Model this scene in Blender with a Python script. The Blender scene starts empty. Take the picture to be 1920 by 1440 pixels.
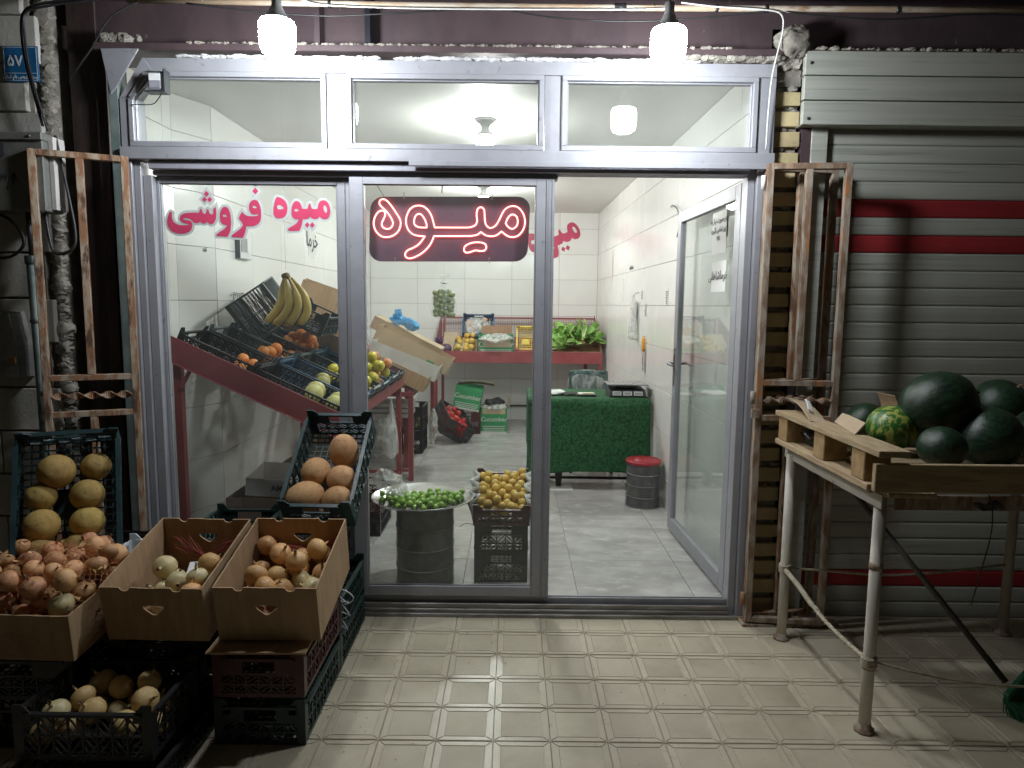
import bpy, math, random
from mathutils import Vector, Matrix, Euler
R = math.radians
random.seed(7)
sc = bpy.context.scene
C = sc.collection

# ------------------------------------------------------------------ camera, world, exposure
cd = bpy.data.cameras.new('camera'); cam = bpy.data.objects.new('camera', cd); C.objects.link(cam)
cd.sensor_width = 36.0; cd.lens = 36.0*1290/1920; cd.clip_start = .05; cd.clip_end = 200
cam.matrix_world = (Matrix.Translation((0, 0, 1.5)) @ Matrix.Rotation(R(90-6.55), 4, 'X') @ Matrix.Rotation(R(.6), 4, 'Z'))
sc.camera = cam
world = bpy.data.worlds.new('World'); sc.world = world; world.use_nodes = True
bg = world.node_tree.nodes['Background']
bg.inputs[0].default_value = (1.0, .86, .66, 1); bg.inputs[1].default_value = .017      # night sky lit by the street
sc.view_settings.view_transform = 'Standard'; sc.view_settings.look = 'None'
sc.view_settings.exposure = .2; sc.view_settings.gamma = 1
try: sc.view_settings.use_curve_mapping = False
except Exception: pass
sc.render.engine = 'CYCLES'
cy = sc.cycles
cy.use_denoising = True; cy.max_bounces = 10; cy.diffuse_bounces = 5; cy.glossy_bounces = 4
cy.transmission_bounces = 6; cy.transparent_max_bounces = 16; cy.sample_clamp_indirect = 6
cy.caustics_reflective = False; cy.caustics_refractive = False
P_OUT, P_IN, P_IN2 = 230.0, 400.0, 520.0      # emission of the street bulbs, the shop bulbs

# ------------------------------------------------------------------ materials
def nt_new(name):
    m = bpy.data.materials.new(name); m.use_nodes = True
    nt = m.node_tree
    return m, nt, nt.nodes['Principled BSDF'], nt.nodes['Material Output']
def M(name, c1, c2=None, sc_=6, rough=.5, metal=0, bump=0, bsc=80, stretch=(1,1,1), lo=.4, hi=.6, rnd=0, spec=.5,
      c3=None, sc3=3, lo3=.55, hi3=.62, coat=0, alpha=1, trans=0, wave=None, det=5, rv=.12, thin=0, bst=None):
    m, nt, b, out = nt_new(name); N, L = nt.nodes, nt.links
    tc = N.new('ShaderNodeTexCoord'); mp = N.new('ShaderNodeMapping'); mp.inputs['Scale'].default_value = stretch
    L.new(tc.outputs['Object'], mp.inputs[0])
    oi = N.new('ShaderNodeObjectInfo')
    ad = N.new('ShaderNodeVectorMath'); ad.operation = 'ADD'
    mu = N.new('ShaderNodeMath'); mu.operation = 'MULTIPLY'; mu.inputs[1].default_value = 17.3
    L.new(oi.outputs['Random'], mu.inputs[0]); L.new(mp.outputs[0], ad.inputs[0]); L.new(mu.outputs[0], ad.inputs[1])
    vec = ad.outputs[0]
    def noise(s, d=det, v=None):
        n = N.new('ShaderNodeTexNoise'); n.inputs['Scale'].default_value = s; n.inputs['Detail'].default_value = d
        n.inputs['Roughness'].default_value = .6
        L.new(v or vec, n.inputs['Vector']); return n.outputs[0]
    def rng(o, a, bb):
        r = N.new('ShaderNodeMapRange'); r.interpolation_type = 'SMOOTHSTEP'
        r.inputs[1].default_value = a; r.inputs[2].default_value = bb; L.new(o, r.inputs[0]); return r.outputs[0]
    def mix(f, a, bb):
        x = N.new('ShaderNodeMix'); x.data_type = 'RGBA'; L.new(f, x.inputs[0])
        for k, s in ((6, a), (7, bb)):
            if hasattr(s, 'is_linked') or hasattr(s, 'links'): L.new(s, x.inputs[k])
            else: x.inputs[k].default_value = (*s, 1)
        return x.outputs[2]
    n1 = noise(sc_)
    if c2 is None: c2 = tuple(x*(1-rv) for x in c1)
    if wave:
        w = N.new('ShaderNodeTexWave'); w.inputs['Scale'].default_value = wave[0]; w.inputs['Distortion'].default_value = wave[1]
        w.inputs['Detail'].default_value = 3; w.inputs['Detail Scale'].default_value = 1.5
        w.bands_direction = wave[2] if len(wave) > 2 else 'X'
        L.new(vec, w.inputs['Vector']); f = rng(w.outputs['Fac'], lo, hi)
    else: f = rng(n1, lo, hi)
    col = mix(f, c1, c2)
    if c3 is not None: col = mix(rng(noise(sc3, 6), lo3, hi3), col, c3)
    if rnd:
        hs = N.new('ShaderNodeHueSaturation'); r = N.new('ShaderNodeMapRange')
        r.inputs[3].default_value = 1-rnd; r.inputs[4].default_value = 1+rnd; L.new(oi.outputs['Random'], r.inputs[0])
        L.new(r.outputs[0], hs.inputs['Value']); L.new(col, hs.inputs['Color']); col = hs.outputs[0]
        r2 = N.new('ShaderNodeMapRange'); r2.inputs[3].default_value = .5-rnd*.05; r2.inputs[4].default_value = .5+rnd*.05
        m2 = N.new('ShaderNodeMath'); m2.operation = 'FRACT'; m3 = N.new('ShaderNodeMath'); m3.operation = 'MULTIPLY'; m3.inputs[1].default_value = 7.7
        L.new(oi.outputs['Random'], m3.inputs[0]); L.new(m3.outputs[0], m2.inputs[0]); L.new(m2.outputs[0], r2.inputs[0]); L.new(r2.outputs[0], hs.inputs['Hue'])
    L.new(col, b.inputs['Base Color'])
    rr = N.new('ShaderNodeMapRange'); rr.inputs[3].default_value = max(.03, rough-.1); rr.inputs[4].default_value = min(1, rough+.12)
    L.new(noise(sc_*2.3, 3), rr.inputs[0]); L.new(rr.outputs[0], b.inputs['Roughness'])
    b.inputs['Metallic'].default_value = metal; b.inputs['Specular IOR Level'].default_value = spec
    b.inputs['Coat Weight'].default_value = coat
    if bump:
        bp = N.new('ShaderNodeBump'); bp.inputs['Strength'].default_value = min(1, bump); bp.inputs['Distance'].default_value = .004
        v = None
        if bst:
            mb_ = N.new('ShaderNodeMapping'); mb_.inputs['Scale'].default_value = bst; L.new(tc.outputs['Object'], mb_.inputs[0]); v = mb_.outputs[0]
        L.new(noise(bsc, 4, v), bp.inputs['Height']); L.new(bp.outputs[0], b.inputs['Normal'])
    if alpha < 1:
        tr = N.new('ShaderNodeBsdfTransparent'); mx = N.new('ShaderNodeMixShader'); mx.inputs[0].default_value = alpha
        L.new(tr.outputs[0], mx.inputs[1]); L.new(b.outputs[0], mx.inputs[2]); L.new(mx.outputs[0], out.inputs[0])
    return m
def M_glass(name, tint=(.96,.98,.97), refl=1.0, haze=0.0):
    m, nt, b, out = nt_new(name); N, L = nt.nodes, nt.links; N.remove(b)
    tr = N.new('ShaderNodeBsdfTransparent'); tr.inputs[0].default_value = (*tint, 1)
    gl = N.new('ShaderNodeBsdfGlossy'); gl.inputs['Roughness'].default_value = .015
    fr = N.new('ShaderNodeFresnel'); ge = N.new('ShaderNodeNewGeometry'); io = N.new('ShaderNodeMapRange')
    io.inputs[3].default_value = 1.5; io.inputs[4].default_value = 1/1.5; L.new(ge.outputs['Backfacing'], io.inputs[0]); L.new(io.outputs[0], fr.inputs[0])   # one pane surface at a time
    mu = N.new('ShaderNodeMath'); mu.operation = 'MULTIPLY'; mu.inputs[1].default_value = refl; mu.use_clamp = True
    L.new(fr.outputs[0], mu.inputs[0])
    mx = N.new('ShaderNodeMixShader'); L.new(mu.outputs[0], mx.inputs[0]); L.new(tr.outputs[0], mx.inputs[1]); L.new(gl.outputs[0], mx.inputs[2])
    last = mx.outputs[0]
    if haze:
        df = N.new('ShaderNodeBsdfDiffuse'); df.inputs[0].default_value = (.8, .82, .82, 1)
        tcc = N.new('ShaderNodeTexCoord'); nn = N.new('ShaderNodeTexNoise'); nn.inputs['Scale'].default_value = 3; nn.inputs['Detail'].default_value = 6
        L.new(tcc.outputs['Object'], nn.inputs['Vector'])
        m3 = N.new('ShaderNodeMath'); m3.operation = 'MULTIPLY'; m3.inputs[1].default_value = haze*2; L.new(nn.outputs[0], m3.inputs[0])
        m2 = N.new('ShaderNodeMixShader'); L.new(m3.outputs[0], m2.inputs[0]); L.new(last, m2.inputs[1]); L.new(df.outputs[0], m2.inputs[2]); last = m2.outputs[0]
    L.new(last, out.inputs[0]); return m
def M_film(name, col=(.9,.9,.9), dens=.25, rough=.18):
    """thin crinkled plastic film: see-through, with bright folds"""
    m, nt, b, out = nt_new(name); N, L = nt.nodes, nt.links
    tc = N.new('ShaderNodeTexCoord'); n = N.new('ShaderNodeTexNoise'); n.inputs['Scale'].default_value = 9; n.inputs['Detail'].default_value = 5; n.inputs['Distortion'].default_value = 1.2
    mp = N.new('ShaderNodeMapping'); mp.inputs['Scale'].default_value = (2.2, 2.2, .8); L.new(tc.outputs['Object'], mp.inputs[0]); L.new(mp.outputs[0], n.inputs['Vector'])
    bp = N.new('ShaderNodeBump'); bp.inputs['Strength'].default_value = 1; bp.inputs['Distance'].default_value = .03
    L.new(n.outputs[0], bp.inputs['Height']); L.new(bp.outputs[0], b.inputs['Normal'])
    b.inputs['Base Color'].default_value = (*col, 1); b.inputs['Roughness'].default_value = rough
    tr = N.new('ShaderNodeBsdfTransparent'); mx = N.new('ShaderNodeMixShader')
    r = N.new('ShaderNodeMapRange'); r.inputs[1].default_value = .35; r.inputs[2].default_value = .75; r.inputs[3].default_value = dens*.5; r.inputs[4].default_value = min(1, dens*2.2)
    L.new(n.outputs[0], r.inputs[0]); L.new(r.outputs[0], mx.inputs[0]); L.new(tr.outputs[0], mx.inputs[1]); L.new(b.outputs[0], mx.inputs[2]); L.new(mx.outputs[0], out.inputs[0])
    return m
def M_emit(name, col, s):
    m, nt, b, out = nt_new(name); N, L = nt.nodes, nt.links; N.remove(b)
    e = N.new('ShaderNodeEmission'); e.inputs[0].default_value = (*col, 1); e.inputs[1].default_value = s
    L.new(e.outputs[0], out.inputs[0]); return m

m_alu = M('painted_aluminium', (.32,.325,.355), (.295,.30,.33), 9, .40, .15, .1, 200, c3=(.19,.185,.19), sc3=22, lo3=.62, hi3=.74)
m_alu_d = M('aluminium_track', (.36,.36,.42), (.32,.32,.37), 9, .5, .3, .1, 200)
m_sill = M('worn_aluminium_sill', (.30,.29,.28), (.20,.19,.18), 12, .4, .5, .2, 120, stretch=(.4,2,2), c3=(.10,.09,.08), sc3=10, lo3=.6, hi3=.72)
m_glass = M_glass('window_glass', (.95,.975,.965), 1.0, .022)
m_seal = M('rubber_seal', (.03,.03,.035), None, 20, .6)
m_wtile = M('wall_tile_glaze', (.82,.815,.79), (.79,.785,.76), 3, .14, 0, .02, 30, rnd=.02, lo=.3, hi=.7)
m_grout = M('tile_grout', (.42,.41,.38), None, 30, .9)
m_ceil = M('ceiling_plaster', (.72,.715,.69), (.69,.685,.66), 2, .5, 0, .1, 25, lo=.3, hi=.7)
m_ftile = M('grey_stone_floor_tile', (.50,.495,.475), (.36,.358,.345), 3.2, .2, 0, .05, 40, lo=.3, hi=.7, c3=(.58,.57,.55), sc3=9, lo3=.5, hi3=.75, rnd=.03, stretch=(1,1.6,1))
m_pave = M('beige_cement_tile', (.50,.452,.345), (.44,.395,.295), 7, .42, 0, .35, 330, c3=(.33,.29,.21), sc3=2.2, lo3=.5, hi3=.75, rnd=.06, lo=.3, hi=.7)
m_pave_s = M('beige_cement_tile_strip', (.52,.47,.365), (.46,.415,.32), 11, .30, 0, .06, 200, c3=(.18,.16,.12), sc3=14, lo3=.66, hi3=.8, rnd=.05, lo=.3, hi=.7)
m_joint = M('dirty_tile_joint', (.27,.24,.17), (.20,.175,.12), 30, .9, 0, .3, 200)
m_steel = M('brown_primed_steel', (.085,.058,.062), (.065,.045,.05), 5, .5, .15, .25, 90, c3=(.20,.17,.16), sc3=22, lo3=.68, hi3=.76, stretch=(1,1,.5))
m_steel2 = M('dark_steel_column', (.055,.036,.034), (.035,.026,.027), 6, .42, .2, .2, 90, c3=(.12,.06,.04), sc3=9, lo3=.6, hi3=.75, stretch=(3,3,.5))
m_dark = M('dark_panel', (.012,.014,.02), None, 6, .4)
m_rust = M('rusty_painted_iron', (.27,.135,.07), (.38,.31,.23), 16, .8, 0, .5, 120, c3=(.10,.05,.03), sc3=11, lo3=.52, hi3=.64, stretch=(2,2,.6), lo=.42, hi=.6)
m_rust2 = M('weathered_iron', (.34,.29,.235), (.20,.125,.08), 14, .8, 0, .5, 110, c3=(.36,.16,.06), sc3=8, lo3=.55, hi3=.66, stretch=(2,2,.6))
m_pipe = M('rusty_white_conduit', (.50,.44,.36), (.38,.28,.19), 10, .6, 0, .3, 100, c3=(.24,.11,.05), sc3=9, lo3=.6, hi3=.7, stretch=(.5,2,2))
m_cable = M('black_cable', (.02,.02,.022), None, 5, .45)
m_wire_w = M('white_wire', (.7,.7,.68), None, 5, .4)
m_stone = M('dusty_stone_block', (.46,.45,.41), (.34,.33,.30), 3, .85, 0, .5, 60, c3=(.12,.11,.10), sc3=5, lo3=.62, hi3=.8, rnd=.08, lo=.3, hi=.7)
m_mortar = M('rough_mortar', (.30,.28,.24), (.19,.175,.15), 14, .95, 0, 1, 60, lo=.35, hi=.65)
m_brick = M('pale_yellow_brick', (.52,.43,.24), (.44,.36,.20), 8, .85, 0, .5, 120, rnd=.14, c3=(.25,.22,.16), sc3=10, lo3=.6, hi3=.75)
m_foam = M('white_foam', (.62,.63,.64), (.48,.48,.5), 30, .8, 0, .8, 80)
m_shut = M('shutter_aluminium', (.47,.48,.43), (.41,.42,.375), 3, .45, .15, .35, 60, stretch=(.2,1,9), c3=(.22,.215,.19), sc3=7, lo3=.56, hi3=.8, bst=(1,1,30))
m_shut_r = M('red_shutter_aluminium', (.38,.032,.038), (.32,.028,.033), 3, .45, .1, .25, 60, stretch=(.2,1,9), bst=(1,1,30))
m_sred = M('dark_red_painted_steel', (.27,.062,.066), (.235,.052,.056), 8, .38, 0, .12, 90, c3=(.15,.05,.045), sc3=24, lo3=.7, hi3=.76)
m_kraft = M('brown_cardboard', (.42,.285,.165), (.36,.24,.135), 5, .85, 0, .3, 60, stretch=(6,6,1), bst=(14,14,1), rnd=.05)
m_kraft_in = M('cardboard_inside', (.40,.24,.15), (.34,.20,.125), 7, .85, 0, .3, 60, stretch=(6,6,1), bst=(14,14,1))
m_kraft_l = M('pale_cardboard', (.45,.35,.235), (.40,.305,.20), 5, .8, 0, .2, 60, rnd=.05)
m_greenbox = M('green_printed_card', (.035,.27,.10), (.03,.23,.085), 6, .5, 0, .1, 60)
m_whitebox = M('white_printed_card', (.60,.58,.55), None, 6, .6, 0, .1, 60)
def M_crate(n, c): return M(n, c, tuple(x*.75 for x in c), 12, .38, 0, .15, 150, c3=tuple(min(1,x*1.7+.012) for x in c), sc3=9, lo3=.6, hi3=.8)
m_cblack = M_crate('black_plastic', (.016,.017,.019)); m_cgreen = M_crate('dark_green_plastic', (.014,.038,.036))
m_cteal = M_crate('blue_green_plastic', (.021,.05,.056)); m_cmar = M_crate('maroon_plastic', (.07,.018,.022))
m_cblue = M_crate('blue_plastic', (.035,.10,.19)); m_cyel = M_crate('yellow_plastic', (.75,.55,.02)); m_cpink = M_crate('pink_plastic', (.55,.12,.17))
m_cwhite = M('white_plastic', (.62,.66,.68), None, 9, .35); m_cslate = M_crate('slate_green_plastic', (.075,.10,.10)); m_csea = M_crate('sea_blue_plastic', (.035,.09,.12))
m_turf = M('artificial_grass', (.012,.075,.026), (.03,.15,.05), 90, .8, 0, 1, 300, lo=.4, hi=.6, c3=(.007,.042,.016), sc3=40, lo3=.45, hi3=.65)
m_mesh = M('grey_mesh_steel', (.22,.22,.22), (.16,.16,.16), 20, .4, .2)
m_liner = M('dark_bin_liner', (.045,.045,.046), None, 20, .5, 0, .2, 40)
m_inox = M('stainless_tray', (.72,.73,.72), (.62,.63,.62), 4, .2, .95, .05, 40, bst=(1,1,1))
m_redlid = M('red_plastic_lid', (.33,.025,.035), None, 8, .35)
m_onion = M('golden_onion_skin', (.74,.45,.19), (.46,.21,.07), 9, .3, 0, .3, 60, stretch=(3,3,.4), lo=.42, hi=.60, c3=(.68,.50,.28), sc3=9, lo3=.55, hi3=.75, rnd=.22, bst=(3,3,.4))
m_onion_r = M('red_brown_onion_skin', (.72,.42,.20), (.42,.18,.075), 9, .32, 0, .4, 60, stretch=(3,3,.4), lo=.42, hi=.60, c3=(.66,.45,.28), sc3=8, lo3=.56, hi3=.75, rnd=.28, bst=(3,3,.4))
m_onion_w = M('pale_onion_skin', (.68,.59,.36), (.52,.43,.20), 12, .25, 0, .15, 60, stretch=(3,3,.5), lo=.35, hi=.65, c3=(.42,.24,.10), sc3=12, lo3=.66, hi3=.78, rnd=.12)
m_root = M('dry_onion_neck', (.30,.20,.10), (.16,.10,.05), 30, .8, 0, .6, 90)
m_melon = M('netted_yellow_melon', (.38,.24,.045), (.47,.35,.12), 45, .6, 0, .55, 70, rnd=.22, c3=(.20,.15,.04), sc3=4, lo3=.5, hi3=.75, lo=.45, hi=.55)
m_melon_o = M('orange_netted_melon', (.50,.235,.08), (.62,.40,.21), 60, .6, 0, .7, 60, rnd=.07, c3=(.40,.17,.05), sc3=4, lo3=.5, hi3=.75, lo=.44, hi=.54, stretch=(1,1,.45), bst=(1,1,.35))
m_melon_p = M('pale_green_melon', (.50,.46,.17), (.44,.41,.14), 20, .5, 0, .2, 60, rnd=.08)
m_wm = M('dark_watermelon_rind', (.006,.017,.010), (.014,.042,.018), 3.5, .36, 0, .25, 30, stretch=(3,3,.7), lo=.45, hi=.56, c3=(.05,.10,.04), sc3=5, lo3=.60, hi3=.74, rnd=.2)
m_wms = M('striped_watermelon_rind', (.035,.13,.02), (.33,.36,.08), 1.15, .35, 0, .1, 30, stretch=(3.4,3.4,.5), lo=.49, hi=.55, c3=(.015,.06,.015), sc3=10, lo3=.58, hi3=.66)
m_plum = M('green_plum_skin', (.24,.42,.06), (.28,.46,.09), 20, .28, 0, 0, rnd=.14)
m_apri = M('yellow_apricot_skin', (.56,.35,.055), (.60,.42,.09), 20, .45, 0, .1, 200, rnd=.12, c3=(.55,.25,.04), sc3=12, lo3=.6, hi3=.8)
m_orange = M('orange_skin', (.70,.20,.03), (.75,.25,.04), 20, .4, 0, .5, 260, rnd=.08)
m_peach = M('peach_skin', (.62,.20,.12), (.60,.33,.12), 12, .6, 0, .1, 200, rnd=.1)
m_apple = M('yellow_apple_skin', (.62,.52,.05), (.55,.50,.07), 12, .3, 0, 0, rnd=.08)
m_tomato = M('tomato_skin', (.50,.02,.015), (.42,.02,.015), 12, .25, 0, 0, rnd=.2)
m_banana = M('banana_peel', (.55,.40,.10), (.50,.37,.10), 7, .45, 0, .1, 60, stretch=(1,1,.4), c3=(.30,.20,.05), sc3=20, lo3=.64, hi3=.76, rnd=.06)
m_stem = M('banana_stem', (.42,.34,.12), (.22,.16,.06), 20, .7)
m_leaf = M('fresh_leaf', (.22,.42,.09), (.30,.52,.15), 18, .45, 0, .2, 60, rnd=.35)
m_leafrib = M('pale_leaf_rib', (.45,.58,.25), (.55,.62,.36), 18, .4, rnd=.1)
m_wood = M('pallet_wood', (.42,.32,.19), (.31,.225,.13), 9, .8, 0, .5, 60, stretch=(8,.8,8), rnd=.12, bst=(12,1,12), c3=(.17,.12,.07), sc3=4, lo3=.62, hi3=.8)
m_woodx = M('pallet_wood_cross', (.40,.30,.18), (.30,.215,.125), 9, .8, 0, .5, 60, stretch=(.8,8,8), rnd=.12, bst=(1,12,12), c3=(.15,.11,.07), sc3=4, lo3=.6, hi3=.8)
m_woodend = M('sawn_wood_end', (.36,.24,.11), (.28,.18,.08), 30, .85, 0, .3, 60)
m_wpaint = M('chipped_white_paint', (.55,.52,.45), (.47,.44,.38), 7, .5, 0, .15, 60, c3=(.09,.055,.035), sc3=22, lo3=.68, hi3=.71, stretch=(1,1,.5))
m_rope = M('dirty_rope', (.46,.42,.33), (.34,.30,.22), 60, .9, 0, .6, 200)
m_broom = M('green_bristle', (.02,.12,.05), None, 30, .6, rnd=.2)
m_pole = M('dark_broom_pole', (.06,.055,.045), None, 9, .4)
m_paper = M('white_paper', (.75,.76,.74), (.72,.73,.70), 6, .7)
m_paper_p = M('printed_pink_paper', (.66,.50,.40), None, 6, .7)
m_ink = M('black_ink', (.06,.065,.07), None, 6, .6)
m_red = M('red_vinyl', (.56,.055,.13), None, 6, .4)
m_outl = M('silver_white_vinyl', (.58,.62,.62), None, 6, .4, alpha=.8)
m_neonp = M('dark_acrylic_board', (.16,.075,.11), (.14,.065,.10), 5, .3)
m_blue = M('blue_enamel', (.015,.12,.28), (.012,.095,.23), 8, .35, 0, .1, 40)
m_wink = M('white_enamel', (.60,.66,.70), None, 8, .4)
m_meter = M('grey_steel_cabinet', (.22,.225,.21), (.16,.165,.155), 5, .55, .2, .2, 60, c3=(.07,.07,.065), sc3=5, lo3=.6, hi3=.8)
m_pipeg = M('grey_green_pipe', (.17,.22,.21), (.12,.16,.155), 8, .5, 0, .15, 60, c3=(.07,.07,.06), sc3=6, lo3=.6, hi3=.8)
m_film = M_film('clear_plastic_film', (.86,.88,.87), .28); m_film2 = M_film('milky_plastic_film', (.80,.80,.77), .5, .25)
m_filmb = M_film('blue_plastic_bag', (.01,.34,.72), .95, .3); m_filmd = M_film('dark_green_plastic_cover', (.05,.12,.11), .95, .25)
m_filmk = M_film('black_plastic_bag', (.015,.015,.016), .95, .2); m_filmp = M_film('purple_net', (.14,.05,.16), .9, .5)
m_grey = M('grey_plastic', (.045,.05,.055), None, 6, .4); m_lcd = M('display_window', (.32,.34,.33), None, 6, .25)
m_steelp = M('brushed_plate', (.35,.36,.37), None, 6, .28, .8); m_knife = M('orange_handle', (.78,.34,.03), None, 6, .4)
m_brass = M('copper_lock', (.50,.25,.12), (.38,.2,.1), 9, .45, .4)
m_net = M('red_net_string', (.30,.055,.04), None, 9, .5)
m_net2 = M('orange_net_string', (.48,.18,.08), None, 9, .5)
m_white = M('white_plastic_part', (.74,.75,.75), None, 9, .35)
m_bulb = M_emit('street_bulb_glow', (.92,.965,1), P_OUT); m_bulbi = M_emit('shop_bulb_glow', (.98,1,.965), P_IN); m_bulbj = M_emit('back_bulb_glow', (.98,1,.965), P_IN2)
m_neon = M_emit('red_neon_tube', (1,.20,.17), 10.0)
m_tread = M('black_knob', (.02,.02,.02), None, 9, .5)

# ------------------------------------------------------------------ mesh helpers
class MB:
    def __init__(s): s.v = []; s.f = []; s.sm = []
    def add(s, vs, fs, smooth=False):
        o = len(s.v); s.v += [tuple(p) for p in vs]; s.f += [tuple(i+o for i in f) for f in fs]; s.sm += [smooth]*len(fs); return s
    def box(s, x0, x1, y0, y1, z0, z1):
        return s.add([(x0,y0,z0),(x1,y0,z0),(x1,y1,z0),(x0,y1,z0),(x0,y0,z1),(x1,y0,z1),(x1,y1,z1),(x0,y1,z1)],
                     [(0,3,2,1),(4,5,6,7),(0,1,5,4),(1,2,6,5),(2,3,7,6),(3,0,4,7)])
    def mbox(s, mat, sx, sy, sz):
        vs = [mat @ Vector((x*sx/2, y*sy/2, z*sz/2)) for z in (-1,1) for x, y in ((-1,-1),(1,-1),(1,1),(-1,1))]
        return s.add(vs, [(0,3,2,1),(4,5,6,7),(0,1,5,4),(1,2,6,5),(2,3,7,6),(3,0,4,7)])
    def bar(s, a, b, w, t, up=(0,1,0)):
        """rectangular bar from a to b; w across, t along up"""
        a, b = Vector(a), Vector(b); d = (b-a); l = d.length
        if l < 1e-6: return s
        d.normalize(); u = Vector(up); u = (u - d*u.dot(d))
        if u.length < 1e-5: u = d.orthogonal()
        u.normalize(); r = d.cross(u)
        m = Matrix((( *r, 0), (*u, 0), (*d, 0), (0,0,0,1))).transposed(); m.translation = (a+b)/2
        return s.mbox(m, w, t, l)
    def tube(s, pts, r, seg=8, closed=False, cap=True):
        pts = [Vector(p) for p in pts]; n = len(pts); rings = []; rr = r if hasattr(r, '__len__') else [r]*n
        t0 = None; u = None
        for i, p in enumerate(pts):
            if closed: t = pts[(i+1) % n]-pts[i-1]
            else: t = pts[min(i+1, n-1)]-pts[max(i-1, 0)]
            if t.length < 1e-9: t = Vector((0,0,1))
            t.normalize()
            if u is None: u = t.orthogonal().normalized()
            else:
                u = u - t*u.dot(t)
                u = u.normalized() if u.length > 1e-6 else t.orthogonal().normalized()
            w = t.cross(u)
            rings.append([p+(u*math.cos(2*math.pi*k/seg)+w*math.sin(2*math.pi*k/seg))*rr[i] for k in range(seg)])
        vs = [q for ring in rings for q in ring]; fs = []
        for i in range(n if closed else n-1):
            j = (i+1) % n
            for k in range(seg): fs.append((i*seg+k, i*seg+(k+1)%seg, j*seg+(k+1)%seg, j*seg+k))
        if cap and not closed: fs += [tuple(range(seg))[::-1], tuple((n-1)*seg+k for k in range(seg))]
        return s.add(vs, fs, True)
    def lathe(s, prof, seg=20, o=(0,0,0), sx=1, sy=1):
        vs = []; fs = []; n = len(prof)
        for r, z in prof:
            for k in range(seg):
                a = 2*math.pi*k/seg; vs.append((o[0]+r*math.cos(a)*sx, o[1]+r*math.sin(a)*sy, o[2]+z))
        for i in range(n-1):
            for k in range(seg): fs.append((i*seg+k, i*seg+(k+1)%seg, (i+1)*seg+(k+1)%seg, (i+1)*seg+k))
        return s.add(vs, fs, True)
    def mesh(s, name):
        me = bpy.data.meshes.new(name); me.from_pydata(s.v, [], s.f)
        me.polygons.foreach_set('use_smooth', s.sm); me.update(); return me

def props(o, label=None, cat=None, group=None, kind=None):
    if label: o['label'] = label
    if cat: o['category'] = cat
    if group: o['group'] = group
    if kind: o['kind'] = kind
    return o
def thing(name, label, cat, loc=(0,0,0), rot=(0,0,0), group=None):
    o = bpy.data.objects.new(name, None); C.objects.link(o); o.location = loc; o.rotation_euler = rot; o.empty_display_size = .05
    return props(o, label, cat, group)
def ob(name, mesh, mat, parent=None, loc=None, rot=None, world=True, bevel=0, label=None, seg=1):
    """one mesh object. world: mesh coordinates are world ones, so take off the unrotated parent's place"""
    if isinstance(mesh, MB): mesh = mesh.mesh(name)
    if len(mesh.materials) == 0: mesh.materials.append(mat)
    o = bpy.data.objects.new(name, mesh); C.objects.link(o)
    if mesh.materials[0] is not mat:
        o.material_slots[0].link = 'OBJECT'; o.material_slots[0].material = mat
    if parent is not None:
        o.parent = parent
        if world and loc is None:
            p = parent; q = Vector(p.location)
            while p.parent: p = p.parent; q = q+Vector(p.location)
            o.location = -q
    if loc is not None: o.location = loc
    if rot is not None: o.rotation_euler = rot
    if bevel:
        bm = o.modifiers.new('edge', 'BEVEL'); bm.width = bevel; bm.segments = seg; bm.limit_method = 'ANGLE'; bm.angle_limit = R(40)
    if label: o['label'] = label
    return o
def single(name, mesh, mat, label, cat, loc=(0,0,0), rot=None, group=None, kind=None, bevel=0):
    o = ob(name, mesh, mat, None, loc, rot, bevel=bevel); return props(o, label, cat, group, kind)
def B(x0,x1,y0,y1,z0,z1): return MB().box(x0,x1,y0,y1,z0,z1)
def copy_tree(o, parent=None):
    c = o.copy(); C.objects.link(c)
    if parent: c.parent = parent
    for ch in list(o.children): copy_tree(ch, c)
    return c
def smooth_loop(pts, n=4, closed=True):
    """Catmull-Rom; a point given as (x,y,1) is a sharp corner"""
    P = []
    for p in pts:
        q = (p[0], p[1])
        P += [q, q] if len(p) > 2 else [q]
    out = []; N = len(P)
    rngi = range(N) if closed else range(N-1)
    for i in rngi:
        p0, p1, p2, p3 = (P[(i-1) % N], P[i], P[(i+1) % N], P[(i+2) % N]) if closed else (P[max(i-1,0)], P[i], P[i+1], P[min(i+2,N-1)])
        if p1 == p2: continue
        for k in range(n):
            t = k/n
            out.append(tuple(.5*((2*p1[j])+(-p0[j]+p2[j])*t+(2*p0[j]-5*p1[j]+4*p2[j]-p3[j])*t*t+(-p0[j]+3*p1[j]-3*p2[j]+p3[j])*t**3) for j in (0,1)))
    return out
def plate_mesh(name, loops, t, grow=0.0):
    """flat piece in the local XZ plane with thickness t along +y; loops may hold holes"""
    cu = bpy.data.curves.new('c', 'CURVE'); cu.dimensions = '2D'; cu.fill_mode = 'BOTH'
    for lp in loops:
        sp = cu.splines.new('POLY'); sp.points.add(len(lp)-1); sp.use_cyclic_u = True
        for i, p in enumerate(lp): sp.points[i].co = (p[0], p[1], 0, 1)
    if grow: cu.bevel_depth = grow; cu.bevel_resolution = 0
    else: cu.extrude = t/2
    o = bpy.data.objects.new('c', cu); C.objects.link(o)
    me = bpy.data.meshes.new_from_object(o.evaluated_get(bpy.context.evaluated_depsgraph_get()))
    bpy.data.objects.remove(o); bpy.data.curves.remove(cu); me.name = name
    zs = max(abs(v.co.z) for v in me.vertices) or 1
    for v in me.vertices:
        x, y, z = v.co; v.co = (x, t/2+z/zs*t/2, y)
    me.flip_normals(); me.materials.clear()
    me.polygons.foreach_set('use_smooth', [False]*len(me.polygons))
    return me
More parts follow.
